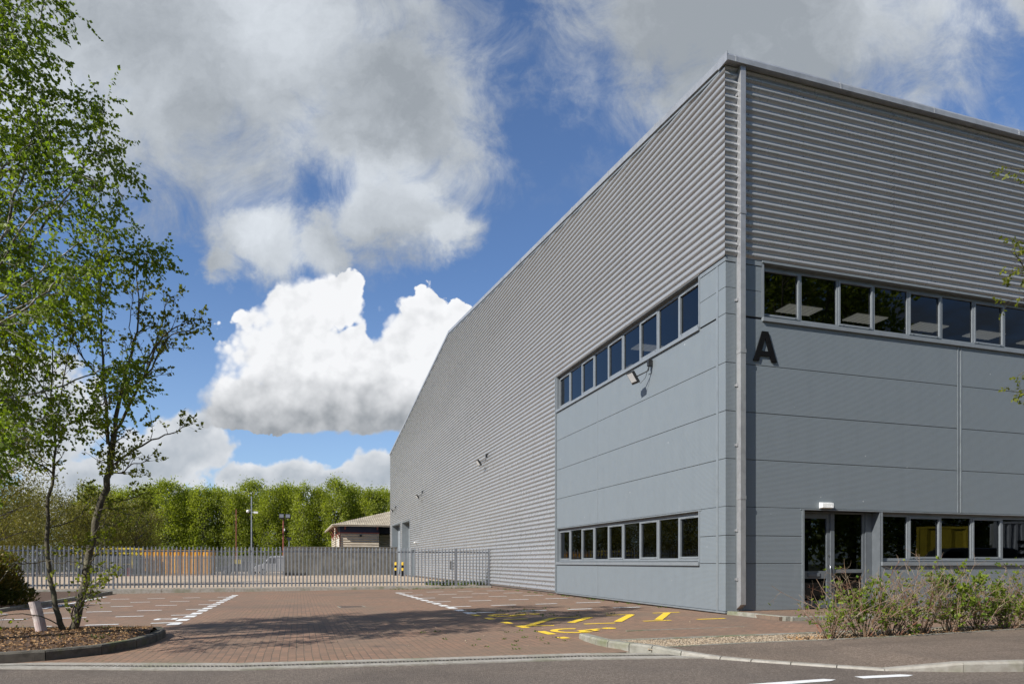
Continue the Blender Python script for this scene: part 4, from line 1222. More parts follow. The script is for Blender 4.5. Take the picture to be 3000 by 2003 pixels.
m.build('roof', M_tanroof, dep_t)
m = MB(); m.prism([dp_(-.1, -.1, EZ - .22), dp_(SW, -.1, EZ - .22), dp_(SW, .1, EZ - .22), dp_(.1, .1, EZ - .22)], [dp_(-.1, -.1, EZ + .04), dp_(SW, -.1, EZ + .04), dp_(SW, .1, EZ + .04), dp_(.1, .1, EZ + .04)])
m.prism([dp_(-.1, -.1, EZ - .22), dp_(.1, .1, EZ - .22), dp_(.1, SD, EZ - .22), dp_(-.1, SD, EZ - .22)], [dp_(-.1, -.1, EZ + .04), dp_(.1, .1, EZ + .04), dp_(.1, SD, EZ + .04), dp_(-.1, SD, EZ + .04)]); m.build('gutter', M_tan, dep_t)
def dbox(mb, s0, s1, t0, t1, z0, z1): mb.prism([dp_(s0, t0, z0), dp_(s1, t0, z0), dp_(s1, t1, z0), dp_(s0, t1, z0)], [dp_(s0, t0, z1), dp_(s1, t0, z1), dp_(s1, t1, z1), dp_(s0, t1, z1)]); return mb
wl = .95
dbox(MB(), wl, wl + 5.2, wl, SD - wl, -.5, 5.05).build('wall', M_tan, dep_t)
dbox(MB(), wl + 5.2, SW - wl, wl + 3.0, SD - wl, -.5, 5.05).build('wall', M_tan, dep_t)
dbox(dbox(MB(), wl + .02, wl + 5.2, wl + .02, SD - wl, 5.2, EZ - .02), wl + 5.2, SW - wl, wl + 3.02, SD - wl, 5.2, EZ - .02).build('fascia', M_navy, dep_t)
m = dbox(MB(), wl - .06, wl + 5.26, wl - .06, SD - wl, 5.05, 5.2); dbox(m, wl - .05, wl + .06, wl - .05, wl + .06, -.4, 5.05)
for s in (wl + .6, wl + 4.9): dbox(m, s, s + .12, .2, wl, 5.55, EZ - .05)
for k in range(4):
    t0 = wl + k * 4.5
    m.tube([dp_(wl, t0 + .2, 4.5), dp_(.2, t0 + .2 if k else .2, EZ - .15)], .08, 5)
m.build('bracket', M_redsteel, dep_t)
dbox(MB(), wl - .03, wl, wl + 2.5, wl + 4.5, 3.2, 4.4).build('window', M_white, dep_t)
dbox(MB(), wl + 2.6, wl + 2.9, wl - .25, wl, 4.65, 4.9).build('wall_lamp', M_lampbody, dep_t)
MB().tube([dp_(.3, .6, 0), dp_(.3, .6, EZ - .3)], .09, 6).build('downpipe', M_tan, dep_t)
MB().tube([dp_(.3, .6, 1.9 + .6), dp_(-.3, .4, 2.9), dp_(-.6, .2, 2.7)], .09, 6).build('lamp_bracket', M_white, dep_t)

# ================================================================== things across the road (seen mirrored in the front windows)
x, y = 25.5, -17.3
t = container('skip_body', 'yellow steel skip across the road, mirrored in the ground floor windows', 'skip', (x, y, .9), R(48), 2.5, 2.25, 2.0, M_yelsteel, .9, True)
car('dark_van', 'dark van across the road, mirrored in the ground floor windows', 'van', (20.5, -13.4, ROADZ), R(25), VAN, 1.9, M_vand, None, VW, .33, (.85, 3.8))
t = container('cargo_container', 'pale ribbed container lettered E, mirrored at the last ground floor window', 'container', (27.7, -14.5, .35), R(48), 6.0, 2.95, 2.4, M_vanw)
m = MB()
for (x0, x1, z0, z1) in ((1.2, 1.38, 1.1, 1.95), (1.38, 1.8, 1.1, 1.26), (1.38, 1.75, 1.45, 1.6), (1.38, 1.8, 1.79, 1.95)): m.box(6 - x1 - 3.2, 6 - x0 - 3.2, 2.41, 2.425, z0, z1)
m.build('lettering', M_black, t)

# ================================================================== VEGETATION
def tube_list(mb, lines, sides=7):
    for pts, rad in lines: mb.tube(pts, rad, sides, cap=False)

def pl(coords, r0, r1, rng, sub=3, jit=.012):
    """smooth, slightly crooked polyline through given points"""
    P = [Vector(c) for c in coords]; out = []
    for i in range(len(P) - 1):
        p0, p1, p2, p3 = P[max(i - 1, 0)], P[i], P[i + 1], P[min(i + 2, len(P) - 1)]
        for k in range(sub):
            t = k / sub
            q = .5 * ((2 * p1) + (p2 - p0) * t + (2 * p0 - 5 * p1 + 4 * p2 - p3) * t * t + (3 * p1 - p0 - 3 * p2 + p3) * t ** 3)
            out.append(q + Vector((rng.gauss(0, jit), rng.gauss(0, jit), rng.gauss(0, jit))))
    out.append(P[-1]); n = len(out)
    return out, [r0 + (r1 - r0) * i / (n - 1) for i in range(n)]

# --- small two-stemmed alder in the bark bed (metres in a frame parallel to the picture: right, away, up)
rng = random.Random(21)
ALD = (-12.99, -1.07, .0)
t = thing('alder_tree', 'slender young alder with two thin stems rising from the bark bed', 'tree', ALD)
sA = 10.9 / 1984
def al(px, dd, py):
    """picture-parallel offsets (right, away, up in metres)"""
    lat, z = (px - 215) * sA, 1.15 + (1646 - py) * sA
    return (RX * lat + VX * dd, RY * lat + VY * dd, z)
limbs = []
main = pl([al(212, 0, 1862), al(228, .0, 1800), al(250, 0, 1700), al(264, .02, 1600), al(287, 0, 1500), al(318, 0, 1400), al(322, .03, 1330), al(330, .05, 1260)], .066, .044, rng); limbs.append(main)
limbs.append(pl([al(322, .03, 1300), al(309, -.06, 1120), al(307, -.1, 930), al(311, -.08, 745)], .03, .005, rng))
limbs.append(pl([al(330, .05, 1260), al(348, .1, 1124), al(370, .16, 1021), al(386, .2, 914), al(380, .2, 754)], .036, .005, rng))
thin = pl([al(196, -.05, 1858), al(185, -.1, 1800), al(166, -.16, 1700), al(157, -.15, 1580), al(160, -.15, 1490), al(178, -.2, 1390), al(187, -.2, 1280), al(178, -.25, 1150), al(196, -.3, 1000)], .048, .006, rng); limbs.append(thin)
side = [
    ((332, .05, 1262), (400, -.15, 1185), (455, -.3, 1110), (515, -.4, 1010), (560, -.45, 985), (592, -.45, 972), .026),
    ((345, .1, 1150), (395, .3, 1090), (440, .35, 1000), (470, .35, 960), (540, .4, 935), (556, .4, 905), .018),
    ((325, .03, 1360), (380, -.3, 1355), (450, -.5, 1330), (520, -.6, 1300), (572, -.6, 1285), (590, -.6, 1270), .022),
    ((322, .03, 1385), (360, -.4, 1395), (420, -.6, 1400), (455, -.7, 1378), (500, -.75, 1370), (510, -.75, 1352), .015),
    ((348, .1, 1124), (400, .3, 1040), (425, .4, 960), (440, .4, 900), (450, .4, 860), (470, .4, 838), .014),
    ((300, .0, 1470), (330, .2, 1462), (365, .3, 1450), (385, .35, 1440), (400, .35, 1435), (412, .3, 1432), .012),
    ((290, 0, 1495), (330, -.2, 1490), (370, -.25, 1498), (410, -.3, 1510), (440, -.3, 1505), (455, -.3, 1500), .010),
    ((275, 0, 1565), (310, -.2, 1548), (340, -.3, 1540), (365, -.3, 1540), (380, -.3, 1533), (400, -.3, 1530), .011),
    ((262, 0, 1620), (300, -.3, 1605), (340, -.5, 1600), (370, -.55, 1595), (385, -.55, 1575), (390, -.55, 1560), .011),
    ((255, 0, 1690), (290, -.4, 1675), (330, -.6, 1650), (355, -.7, 1630), (375, -.7, 1610), (385, -.7, 1590), .013),
    ((225, 0, 1830), (290, -.5, 1780), (340, -.8, 1745), (370, -.9, 1722), (390, -.95, 1705), (400, -.95, 1690), .013),
    ((230, 0, 1850), (270, -.5, 1800), (300, -.7, 1770), (330, -.8, 1735), (345, -.8, 1712), (365, -.8, 1690), .012),
    ((200, -.05, 1840), (170, -.4, 1800), (120, -.6, 1790), (80, -.7, 1800), (40, -.7, 1795), (10, -.7, 1800), .010),
    ((160, -.15, 1640), (120, -.3, 1650), (90, -.35, 1655), (60, -.4, 1690), (30, -.4, 1720), (8, -.4, 1730), .009),
    ((165, -.15, 1660), (190, -.4, 1640), (230, -.5, 1650), (260, -.5, 1645), (290, -.5, 1648), (310, -.5, 1655), .008),
    ((158, -.15, 1545), (190, .1, 1530), (215, .2, 1505), (225, .2, 1480), (235, .2, 1460), (240, .2, 1440), .010),
    ((178, -.2, 1390), (150, -.4, 1360), (110, -.5, 1330), (70, -.5, 1320), (40, -.5, 1290), (20, -.5, 1270), .014),
    ((185, -.2, 1290), (215, -.4, 1240), (240, -.5, 1180), (250, -.5, 1110), (262, -.5, 1060), (270, -.5, 1000), .014),
    ((182, -.22, 1200), (150, -.3, 1130), (120, -.35, 1080), (100, -.4, 1020), (95, -.4, 960), (90, -.4, 900), .012),
    ((309, -.06, 1120), (270, -.2, 1060), (240, -.3, 1000), (225, -.35, 930), (220, -.35, 870), (215, -.35, 820), .013),
    ((308, -.1, 950), (280, .1, 900), (262, .2, 860), (255, .2, 820), (252, .2, 790), (250, .2, 770), .009),
    ((386, .2, 914), (405, .1, 870), (425, 0, 835), (440, -.05, 815), (455, -.1, 800), (475, -.1, 790), .008),
    ((372, .16, 1010), (350, .3, 960), (345, .35, 900), (348, .4, 850), (350, .4, 800), (352, .4, 770), .008),
    ((322, 0, 1330), (285, .3, 1290), (262, .4, 1230), (255, .5, 1170), (250, .5, 1120), (246, .5, 1080), .014),
]
for s in side: limbs.append(pl([al(*q) for q in s[:6]], s[6], .004, rng, 3, .01))
bm_ = MB(); tube_list(bm_, limbs)
sp = [dict(per_m=8.5, len=(.22, .62), ang=(30, 65), t0=.16, rr=.45, rmax=.008, rmin=.0028, up=.09, segs=4, jit=.14),
      dict(per_m=10., len=(.10, .28), ang=(30, 70), t0=.2, rr=.6, rmax=.004, rmin=.002, up=.06, segs=3, sides=3)]
upper = [l for l in limbs if l is not main and l is not thin] + [(thin[0][len(thin[0]) // 2:], thin[1][len(thin[1]) // 2:])] + [(main[0][len(main[0]) // 2:], main[1][len(main[1]) // 2:])]
lv = branch_out(bm_, upper, sp, rng)
bm_.build('trunk', M_bark2, t, smooth=True)
def cluster_leaves(lines, per, rng, spread=.03):
    P, D = [], []
    for pts, _ in lines:
        for u in (.35, .65, 1.):
            if rng.random() > per: continue
            p, d = lerp_line(pts, u)
            for k in range(rng.choice((2, 3, 3, 4))):
                P.append(p + Vector((rng.gauss(0, spread * .4),) * 3)); D.append(side_dir(d, R(rng.uniform(15, 80)), rng) + Vector((0, 0, -.05)))
    return np.array([tuple(p) for p in P]), np.array([tuple(d) for d in D])
P, D = cluster_leaves(lv[1], .68, rng); P2, D2 = cluster_leaves(lv[0], .5, rng)
P = np.concatenate([P, P2]); D = np.concatenate([D, D2])
kp = nrs.rand(len(P)) < np.clip((P[:, 2] - .2) / 2.6, .52, 1.)
P, D = P[kp], D[kp]
quads_mesh('crown', leaves(P, D, .053, .74, .12), LF_alder, t)
m = MB()
for pts, _ in rng.sample(lv[1], min(160, len(lv[1]))):
    p = pts[-1]
    if p.z < 3: continue
    m.lathe([(.004, -.012), (.010, -.004), (.010, .006), (.004, .014)], 5, tuple(p))
tag(m.build('cones', M_cone, t), kind='stuff')

# --- big birch whose trunk stands just outside on the left
rng = random.Random(5)
bx, by = cam_xy(-8.1, 9.2)
t = thing('birch_tree', 'tall silver birch with fresh hanging leaves at the left edge', 'tree', (bx, by, 0))
sB = 9.2 / 1984
def bl(px, dd, py):
    lat, z = (px - 1500) * sB + 8.1, 1.15 + (1646 - py) * sB
    return (RX * lat + VX * dd, RY * lat + VY * dd, z)
limbs = []
tr = pl([bl(-247, 0, 1900), bl(-235, 0, 1500), bl(-205, .05, 1100), bl(-190, .1, 700), bl(-165, .1, 300), bl(-150, .1, -100), bl(-120, .1, -420)], .14, .012, rng, 4, .015); limbs.append(tr)
for s in (
    ((-215, .1, 1180), (-90, -.1, 980), (0, -.2, 830), (58, -.25, 700), (105, -.3, 560), (150, -.3, 420), (165, -.3, 300), .055),
    ((-205, .05, 1000), (-100, .4, 850), (10, .6, 640), (100, .7, 480), (170, .8, 330), (200, .8, 240), (195, .8, 180), .04),
    ((-200, 0, 800), (-120, -.4, 600), (-40, -.5, 430), (40, -.5, 300), (90, -.5, 220), (120, -.5, 150), (140, -.5, 100), .035),
    ((-190, .1, 600), (-130, .3, 380), (-60, .4, 180), (0, .5, 60), (40, .5, -40), (55, .5, -120), (60, .5, -200), .03),
    ((-225, 0, 1330), (-120, -.6, 1190), (20, -.8, 1080), (130, -.8, 1010), (230, -.8, 940), (290, -.8, 890), (330, -.8, 880), .04),
    ((-228, .05, 1400), (-140, .4, 1330), (-20, .7, 1250), (90, .9, 1200), (180, .9, 1130), (240, .9, 1090), (280, .9, 1080), .035),
    ((-225, .0, 1250), (-120, .5, 1160), (-20, .9, 1100), (70, 1.1, 1050), (140, 1.2, 1010), (190, 1.2, 990), (220, 1.2, 1000), .03),
    ((-232, .0, 1420), (-140, .1, 1350), (-60, .3, 1290), (20, .4, 1230), (80, .5, 1190), (120, .5, 1180), (150, .5, 1190), .026),
    ((-185, .1, 500), (-110, -.2, 300), (-40, -.4, 170), (20, -.5, 90), (50, -.5, 40), (70, -.5, 20), (85, -.5, 30), .03),
    ((-200, .1, 760), (-110, .2, 600), (-30, .3, 470), (50, .4, 380), (100, .4, 320), (140, .4, 300), (165, .4, 310), .03),
    ((-205, .1, 900), (-100, -.2, 760), (-10, -.3, 640), (80, -.4, 540), (150, -.4, 480), (190, -.4, 470), (215, -.4, 490), .03),
    ((-190, .1, 640), (-100, -.6, 520), (-30, -.8, 420), (30, -.9, 330), (70, -.9, 270), (95, -.9, 250), (110, -.9, 260), .026),
    ((-215, .0, 1090), (-110, .3, 940), (0, .5, 850), (90, .6, 800), (160, .6, 770), (200, .6, 770), (225, .6, 790), .026),
    ((-230, .0, 1480), (-150, -.4, 1440), (-60, -.7, 1420), (30, -.8, 1370), (100, -.8, 1330), (150, -.8, 1320), (180, -.8, 1330), .028),
    ((0, -.2, 830), (80, -.4, 780), (160, -.5, 700), (230, -.5, 640), (290, -.5, 600), (320, -.5, 590), (345, -.5, 600), .02),
    ((58, -.25, 700), (120, 0, 640), (180, .1, 580), (230, .2, 530), (275, .2, 515), (310, .2, 530), (335, .2, 560), .018),
    ((100, .7, 480), (160, .5, 440), (200, .5, 410), (235, .5, 390), (255, .5, 400), (265, .5, 420), (270, .5, 450), .012),
    ((-90, -.1, 980), (20, -.3, 930), (120, -.3, 860), (210, -.3, 790), (270, -.3, 750), (320, -.3, 730), (352, -.3, 740), .022),
    ((-100, .4, 850), (0, .6, 800), (110, .8, 740), (190, .8, 690), (250, .8, 660), (300, .8, 650), (340, .8, 670), .02),
    ((-215, 0, 1100), (-100, -.3, 1060), (20, -.4, 1010), (120, -.4, 980), (190, -.4, 960), (250, -.4, 950), (290, -.4, 960), .026),
):
    limbs.append(pl([bl(*q) for q in s[:7]], s[7] * .62, .004, rng, 3, .015))
for k in range(26):                                                    # the rest of the crown, outside the picture
    u = rng.uniform(.25, .95); p, d = lerp_line(tr[0], u)
    a = rng.uniform(0, 6.28); dd = Vector((math.cos(a), math.sin(a), .75))
    if (dd.x * RX + dd.y * RY) > .35: dd.x, dd.y = -dd.x, -dd.y
    q = wander(p, dd, rng.uniform(1.3, 2.6) * (1.2 - .6 * u), 5, .1, .02, rng); limbs.append((q, [.028 * (1 - .8 * i / 5) for i in range(6)]))
bm_ = MB(); tube_list(bm_, limbs)
sp = [dict(per_m=8.5, len=(.35, .95), ang=(30, 75), t0=.18, rr=.35, rmax=.007, rmin=.0025, up=.01, segs=4, jit=.15),
      dict(per_m=8.5, len=(.20, .55), ang=(30, 80), t0=.1, rr=.55, rmax=.0035, rmin=.0018, up=-.22, segs=3, jit=.14, sides=3)]
lv = branch_out(bm_, limbs[1:], sp, rng)
bm_.build('trunk', M_bark1, t, smooth=True)
P, D = leaf_points(lv[1], .029, rng, .1, 60, -.75); P2, D2 = leaf_points(lv[0], .036, rng, .2, 60, -.7)
P = np.concatenate([P, P2]); D = np.concatenate([D, D2])
quads_mesh('crown', leaves(P, D, .052, .78, .10), LF_birch, t)
copy_thing(t, (-16.4, -1.1, 0), R(35), (1., 1., 1.), 'second silver birch beyond the left edge whose shadow crosses the car park')

# --- birch on the right, only branch tips reach into the picture
rng = random.Random(9)
t = thing('overhanging_tree', 'tree at the right edge whose leafy branch tips hang before the cladding', 'tree', (5.45, -4.7, -.06))
dT = 12.6; sT = dT / 1984
ox, oy = cam_xy((3330 - 1500) * sT, dT)
def tl(px, dd, py):
    lat, z = (px - 3330) * sT, 1.15 + (1646 - py) * sT + .06
    return (RX * lat + VX * dd, RY * lat + VY * dd, z)
limbs = []
tr = pl([(0, 0, 0), (.05, 0, 2), (.0, .1, 4.5), (.1, .1, 7), (.05, .15, 9.2), (.15, .1, 11)], .12, .015, rng, 3, .02); limbs.append(tr)
vis = []
for s in (((3330, 0, 700), (3200, -.1, 590), (3090, -.2, 510), (3020, -.2, 480), (2975, -.2, 475), .03),
          ((3330, 0, 900), (3200, -.3, 840), (3100, -.4, 800), (3020, -.4, 790), (2950, -.4, 795), .03),
          ((3330, 0, 1000), (3200, -.2, 900), (3080, -.3, 830), (3000, -.3, 760), (2985, -.3, 700), .028),
          ((3330, 0, 950), (3210, -.1, 870), (3100, -.2, 850), (3030, -.2, 860), (2975, -.2, 870), .02),
          ((3330, 0, 1180), (3210, -.3, 1110), (3110, -.4, 1090), (3040, -.4, 1085), (2985, -.4, 1100), .024),
          ((3330, 0, 1240), (3230, -.1, 1180), (3120, -.2, 1150), (3050, -.2, 1140), (2992, -.2, 1150), .02)):
    l = pl([tl(*q) for q in s[:5]], s[5], .004, rng, 3, .012); limbs.append(l); vis.append(l)
for k in range(22):
    u = rng.uniform(.35, .97); p, d = lerp_line(tr[0], u); a = rng.uniform(0, 6.28); dd = Vector((math.cos(a), math.sin(a), .8))
    if (dd.x * RX + dd.y * RY) < -.2: dd.x, dd.y = -dd.x, -dd.y
    q = wander(p, dd, rng.uniform(1.2, 2.6) * (1.2 - .6 * u), 5, .1, .02, rng); limbs.append((q, [.028 * (1 - .8 * i / 5) for i in range(6)]))
bm_ = MB(); tube_list(bm_, limbs)
sp = [dict(per_m=4., len=(.25, .6), ang=(30, 70), t0=.35, rr=.4, rmax=.008, rmin=.003, up=.02, segs=4), dict(per_m=6., len=(.12, .3), ang=(30, 75), t0=.1, rr=.55, rmax=.003, rmin=.0018, up=-.05, segs=3, sides=3)]
lv = branch_out(bm_, limbs[1:], sp, rng)
bm_.build('trunk', M_bark2, t, smooth=True)
P, D = leaf_points(lv[1], .025, rng, .05, 60, -.3)
quads_mesh('crown', leaves(P, D, .066, .72, .12), LF_alder, t)

# --- conifer bush at the left edge
rng = random.Random(3)
def bush(name, label, cat, x, y, z, rx, ry, h, n, lm, leaf, stem_m, seed, group=None, up=.5):
    rs = np.random.RandomState(seed)
    t = thing(name, label, cat, (x, y, z), 0, group)
    u = unit(rs.normal(size=(n, 3))); u[:, 2] = np.abs(u[:, 2])
    lump = 1 + .16 * np.sin(u[:, 0] * 5 + seed) * np.cos(u[:, 1] * 6) + .10 * np.sin(u[:, 2] * 11 + u[:, 0] * 7)
    rr = rs.uniform(.55, 1., n) ** .6 * lump
    P = u * rr[:, None] * (rx, ry, h); P[:, 2] *= 1.
    D = u + (0, 0, up) + rs.normal(size=(n, 3)) * .45
    quads_mesh('foliage', leaves(P, D, leaf, .4, .1, rs), lm, t)
    m = MB()
    for k in range(14):
        a = rs.uniform(0, 6.28); m.tube([(0, 0, -.05), (rx * .35 * math.cos(a), ry * .35 * math.sin(a), h * .4), (rx * .7 * math.cos(a), ry * .7 * math.sin(a), h * rs.uniform(.5, .8))], [.03, .018, .006], 5, cap=False)
    m.build('stems', stem_m, t)
    return t
bush('conifer_bush', 'dense dark clipped conifer bush at the left edge before the fence', 'bush', -18.75, 9.9, gz(-18, 9.9) + .1, 1.55, 1.55, 1.72, 22000, LF_hedge, .10, M_bark2, 4, up=.9)
mb = MB(); kerb('kerb', [(-17.35, 20.2, .12), (-17.3, 14, .12), (-17.25, 10.5, .12), (-17.25, 8.0, .12), (-17.5, 7.2, .12), (-18.2, 6.8, .12), (-20, 6.6, .12), (-24, 6.6, .12), (-30, 6.7, .12)][::-1], .13, gz(-18, 9) - .02, M_conc)
struct(MB().poly([(-30, 6.8, gz(-18, 9) + .085), (-18.2, 6.9, gz(-18, 9) + .085), (-17.45, 7.6, gz(-18, 9) + .085), (-17.4, 20.4, gz(-18, 9) + .085), (-30, 20.6, gz(-18, 9) + .085)]), 'planting_bed', M_mulch)

# --- hedge shrubs on the right
def shrub(label, x, y, w, h, stems, leafiness, seed, lean=0., lm=LF_shrub, leaf=.05):
    rng = random.Random(seed)
    t = thing('hedge_shrub', label, 'shrub', (x, y, GZ), 0, 'straggly hedge shrubs before the entrance')
    mb = MB(); lim = []
    for k in range(stems):
        a = rng.uniform(0, 6.28); tilt = rng.uniform(.1, 1.) ** .8
        sx, sy = math.cos(a) * w * .22 * rng.random(), math.sin(a) * .16 * rng.random()
        d = Vector((math.cos(a) * tilt * .68 + lean, math.sin(a) * tilt * .5, 1.05 - .42 * tilt))
        L = h * rng.uniform(.65, 1.08) / max(.55, d.normalized().z)
        q = wander((sx, sy, 0), d, L, 7, .13, .015, rng); lim.append((q, [.009 * rng.uniform(.6, 1.4) * (1 - .7 * i / 7) for i in range(8)]))
    tube_list(mb, lim, 5)
    sp = [dict(per_m=6., len=(.16, .5), ang=(30, 80), t0=.12, rr=.6, rmax=.008, rmin=.0035, up=.06, segs=4, jit=.2, taper=True),
          dict(per_m=8., len=(.07, .24), ang=(30, 80), t0=.1, rr=.7, rmax=.004, rmin=.0022, up=.05, segs=3, jit=.2, sides=3)]
    lv = branch_out(mb, lim, sp, rng)
    mb.build('stems', M_twig, t)
    P, D = [], []
    cen = [Vector((rng.uniform(-w, w) * .55, rng.uniform(-.25, .25), rng.uniform(.05, .95) * h)) for _ in range(7)]
    for pts, _ in lv[1] + lv[0]:
        p = pts[-1]; near = min((p - c).length for c in cen)
        pr_ = leafiness * (5.5 if near < .22 else .22)
        for u in (.4, .7, 1.):
            if rng.random() < pr_:
                q, d = lerp_line(pts, u)
                for k in range(rng.choice((2, 3, 4, 5))): P.append(tuple(q)); D.append(tuple(side_dir(d, R(rng.uniform(20, 80)), rng) + Vector((0, 0, .1))))
    for pts, _ in lv[1]:                                               # ivy and low growth round the stems
        q = pts[0]
        if q.z < .5 * h and rng.random() < .62:
            for k in range(3): P.append((q.x + rng.gauss(0, .03), q.y + rng.gauss(0, .03), q.z + rng.gauss(0, .03))); D.append((rng.gauss(0, 1), rng.gauss(0, 1), rng.gauss(.2, .6)))
    rs = np.random.RandomState(seed)
    quads_mesh('foliage', leaves(np.array(P), np.array(D), leaf, .66, .12, rs), lm, t)
shrub('bare thorny shrub, first at the open end of the hedge', -1.45, -4.85, .75, .78, 17, .10, 31, .12)
shrub('twiggy shrub with a few leaves in front of the glazed door', -.78, -4.82, .85, 1.12, 24, .20, 32)
shrub('mossy stemmed shrub with ivy in front of the door sidelight', -.1, -4.72, .8, 1.10, 24, .26, 33, .05)
shrub('mostly bare grey twigged shrub below the ground floor sill', .62, -4.65, .85, 1.08, 26, .10, 34, -.1)
shrub('bright green leafy shrub, tallest of the hedge', 1.32, -4.62, .7, 1.16, 24, .50, 35, .0, leaf=.06)
shrub('reddish stemmed shrub between two leafy ones', 2.0, -4.6, .7, 1.02, 22, .24, 36)
shrub('dense leafy shrub at the right edge of the picture', 2.75, -4.55, .8, 1.1, 30, .62, 37, .0, leaf=.05)
shrub('leafy shrub last in the hedge, mostly outside the picture', 3.6, -4.55, .8, 1.1, 26, .5, 38)
# dead leaves and twigs under the hedge, small weeds in the paving and along the fence foot
P = np.column_stack([nrs.uniform(-2.2, 4.2, 1500), np.clip(nrs.normal(-4.78, .17, 1500), -5.2, -4.2), np.full(1500, GZ + .012)])
tag(quads_mesh('leaf_litter', leaves(P, nrs.normal(size=(1500, 3)) * (1, 1, .2), .045, .5, .1), M_chip), 'dry brown leaf litter under the hedge shrubs', 'leaf litter', kind='stuff')
P = []
def tuft(x, y, z, r, n, hgt):
    for _ in range(n): P.append((x + nrs.normal(0, r), y + nrs.normal(0, r), z, hgt))
for _ in range(60):
    x = nrs.uniform(-7.5, -2.2); y = nrs.uniform(-4.4, -1.2) if x < -5.4 else nrs.uniform(.8, 4.2)
    tuft(x, y, gz(x, y), .03, 8, .035)
for _ in range(40): y = nrs.uniform(2.2, 19); x = -.12 + nrs.normal(0, .05); tuft(x, y, gz(x, y), .03, 8, .05)
for _ in range(26): x = nrs.uniform(-2.9, -.2); y = 21. + nrs.uniform(0, 2.5) ; tuft(x, y, yz(y), .10, 30, .22)
for _ in range(45): x, y = nrs.uniform(-5.2, -.5), 19.9 + nrs.normal(0, .08); tuft(x, y, gz(x, y), .05, 8, .05)
for _ in range(20): x = nrs.uniform(-12.9, -12.2); tuft(x, nrs.uniform(-2.2, -.5), .02, .05, 10, .05)
P = np.array(P); h = P[:, 3].copy()
D = nrs.normal(size=(len(P), 3)) * (.7, .7, .5) + (0, 0, .8)
Vq = leaves(P[:, :3], D, .05, .5, .1); Vq = P[:, None, :3] + (Vq - P[:, None, :3]) * (h[:, None, None] / .05)
tag(quads_mesh('weeds', Vq, LF_weed), 'small green weeds growing in paving joints and along the wall foot', 'weeds', kind='stuff')

# --- poplars
def crown_mesh(name, seed, h0, h1, rad, clumps, per, leaf, lm, flat_top=False, spikes=30):
    rs = np.random.RandomState(seed); V = []
    for k in range(clumps):
        u = rs.uniform(0, 1) ** .9; z = h0 + (h1 - h0) * u
        w = rad * (math.sin(math.pi * min(1, .12 + .80 * u)) ** .55) * (1 if u < .8 else 1.15 - .75 * (u - .8) / .2 * .6)
        a = rs.uniform(0, 6.28); r = w * rs.uniform(.15, 1.) ** .6
        c = np.array((r * math.cos(a), r * math.sin(a), z)); s = rs.uniform(.45, .85) * (rad / 2.2)
        n = int(per * rs.uniform(.6, 1.4)); q = rs.normal(size=(n, 3)) * (s * .62, s * .62, s * .85)
        P = c + q; D = unit(q) * .6 + rs.normal(size=(n, 3)) * .5 + (math.cos(a) * .3, math.sin(a) * .3, .25)
        V.append(leaves(P, D, leaf, .75, .12, rs))
    for k in range(spikes):                                            # upright shoots at the top
        a = rs.uniform(0, 6.28); r = rad * .75 * rs.uniform(0, 1) ** .6; z0 = h1 - .9 - .6 * r / rad; L = rs.uniform(.8, 1.9)
        n = 26; tt = rs.uniform(0, 1, n)
        P = np.stack([r * math.cos(a) + rs.normal(0, .07, n), r * math.sin(a) + rs.normal(0, .07, n), z0 + L * tt], 1)
        V.append(leaves(P, rs.normal(size=(n, 3)) * .5 + (0, 0, .7), leaf * .75, .6, .1, rs))
    return np.concatenate(V)

def far_trunk(seed, h0, h1, rad, nl, r0=.22):
    rng = random.Random(seed); m = MB()
    m.tube(wander((0, 0, -.3), (0, 0, 1), h1 * .9, 7, .02, .02, rng), [r0 * (1 - .11 * i) for i in range(8)], 7, cap=False)
    for k in range(nl):
        z = h0 * .5 + (h1 * .75 - h0 * .5) * rng.random(); a = rng.uniform(0, 6.28)
        q = wander((0, 0, z), (math.cos(a) * .5, math.sin(a) * .5, 1), rng.uniform(2.5, 5) * rad / 2.2, 4, .06, .06, rng); m.tube(q, [r0 * .36 * (1 - .2 * i) for i in range(5)], 5, cap=False)
    return m

variants = []
for v in range(5):
    V = crown_mesh('crown', 50 + v, 1.6, 16.5 + .5 * (v % 3), 2.6, 150, 64, .27, LF_poplar)
    variants.append((V, far_trunk(70 + v, 3., 15.5, 2.2, 16)))
meshes = []
protos = []
PG = 'row of poplars beyond the yard'
row = [(262, 128, .95), (318, 133, .98), (377, 130, 1.0), (436, 134, 1.0), (490, 131, 1.0), (541, 135, 1.0), (590, 132, .99), (640, 136, .98), (688, 133, .97), (738, 137, .98), (788, 133, .99),
       (838, 136, 1.02), (887, 132, 1.03), (934, 135, 1.04), (982, 132, 1.02), (1032, 136, .99), (1080, 133, .97), (1124, 136, .96), (1168, 133, .96)]
PL_ = 'tall fresh green poplar in the dense row beyond the yard'
for i, (px, dep, s) in enumerate(row):
    x, y = at(px, dep); v = i % 5; hs = s * (1.0 + .02 * math.sin(i * 2.3))
    loc, rz, scl = (x, y, -.5), i * 1.7, (1.18 + .22 * math.sin(i * 3.7), 1.18 + .2 * math.cos(i * 2.9), hs * dep / 134 * (.955 + .045 * math.sin(i * 5.1)))
    if v == i:
        V, tm = variants[v]
        t = thing('poplar_tree', PL_, 'tree', loc, rz, PG); t.scale = scl
        quads_mesh('crown', V, LF_poplar, t); tm.build('trunk', M_bark3, t); protos.append(t)
    else:
        copy_thing(protos[v], loc, rz, scl, PL_)
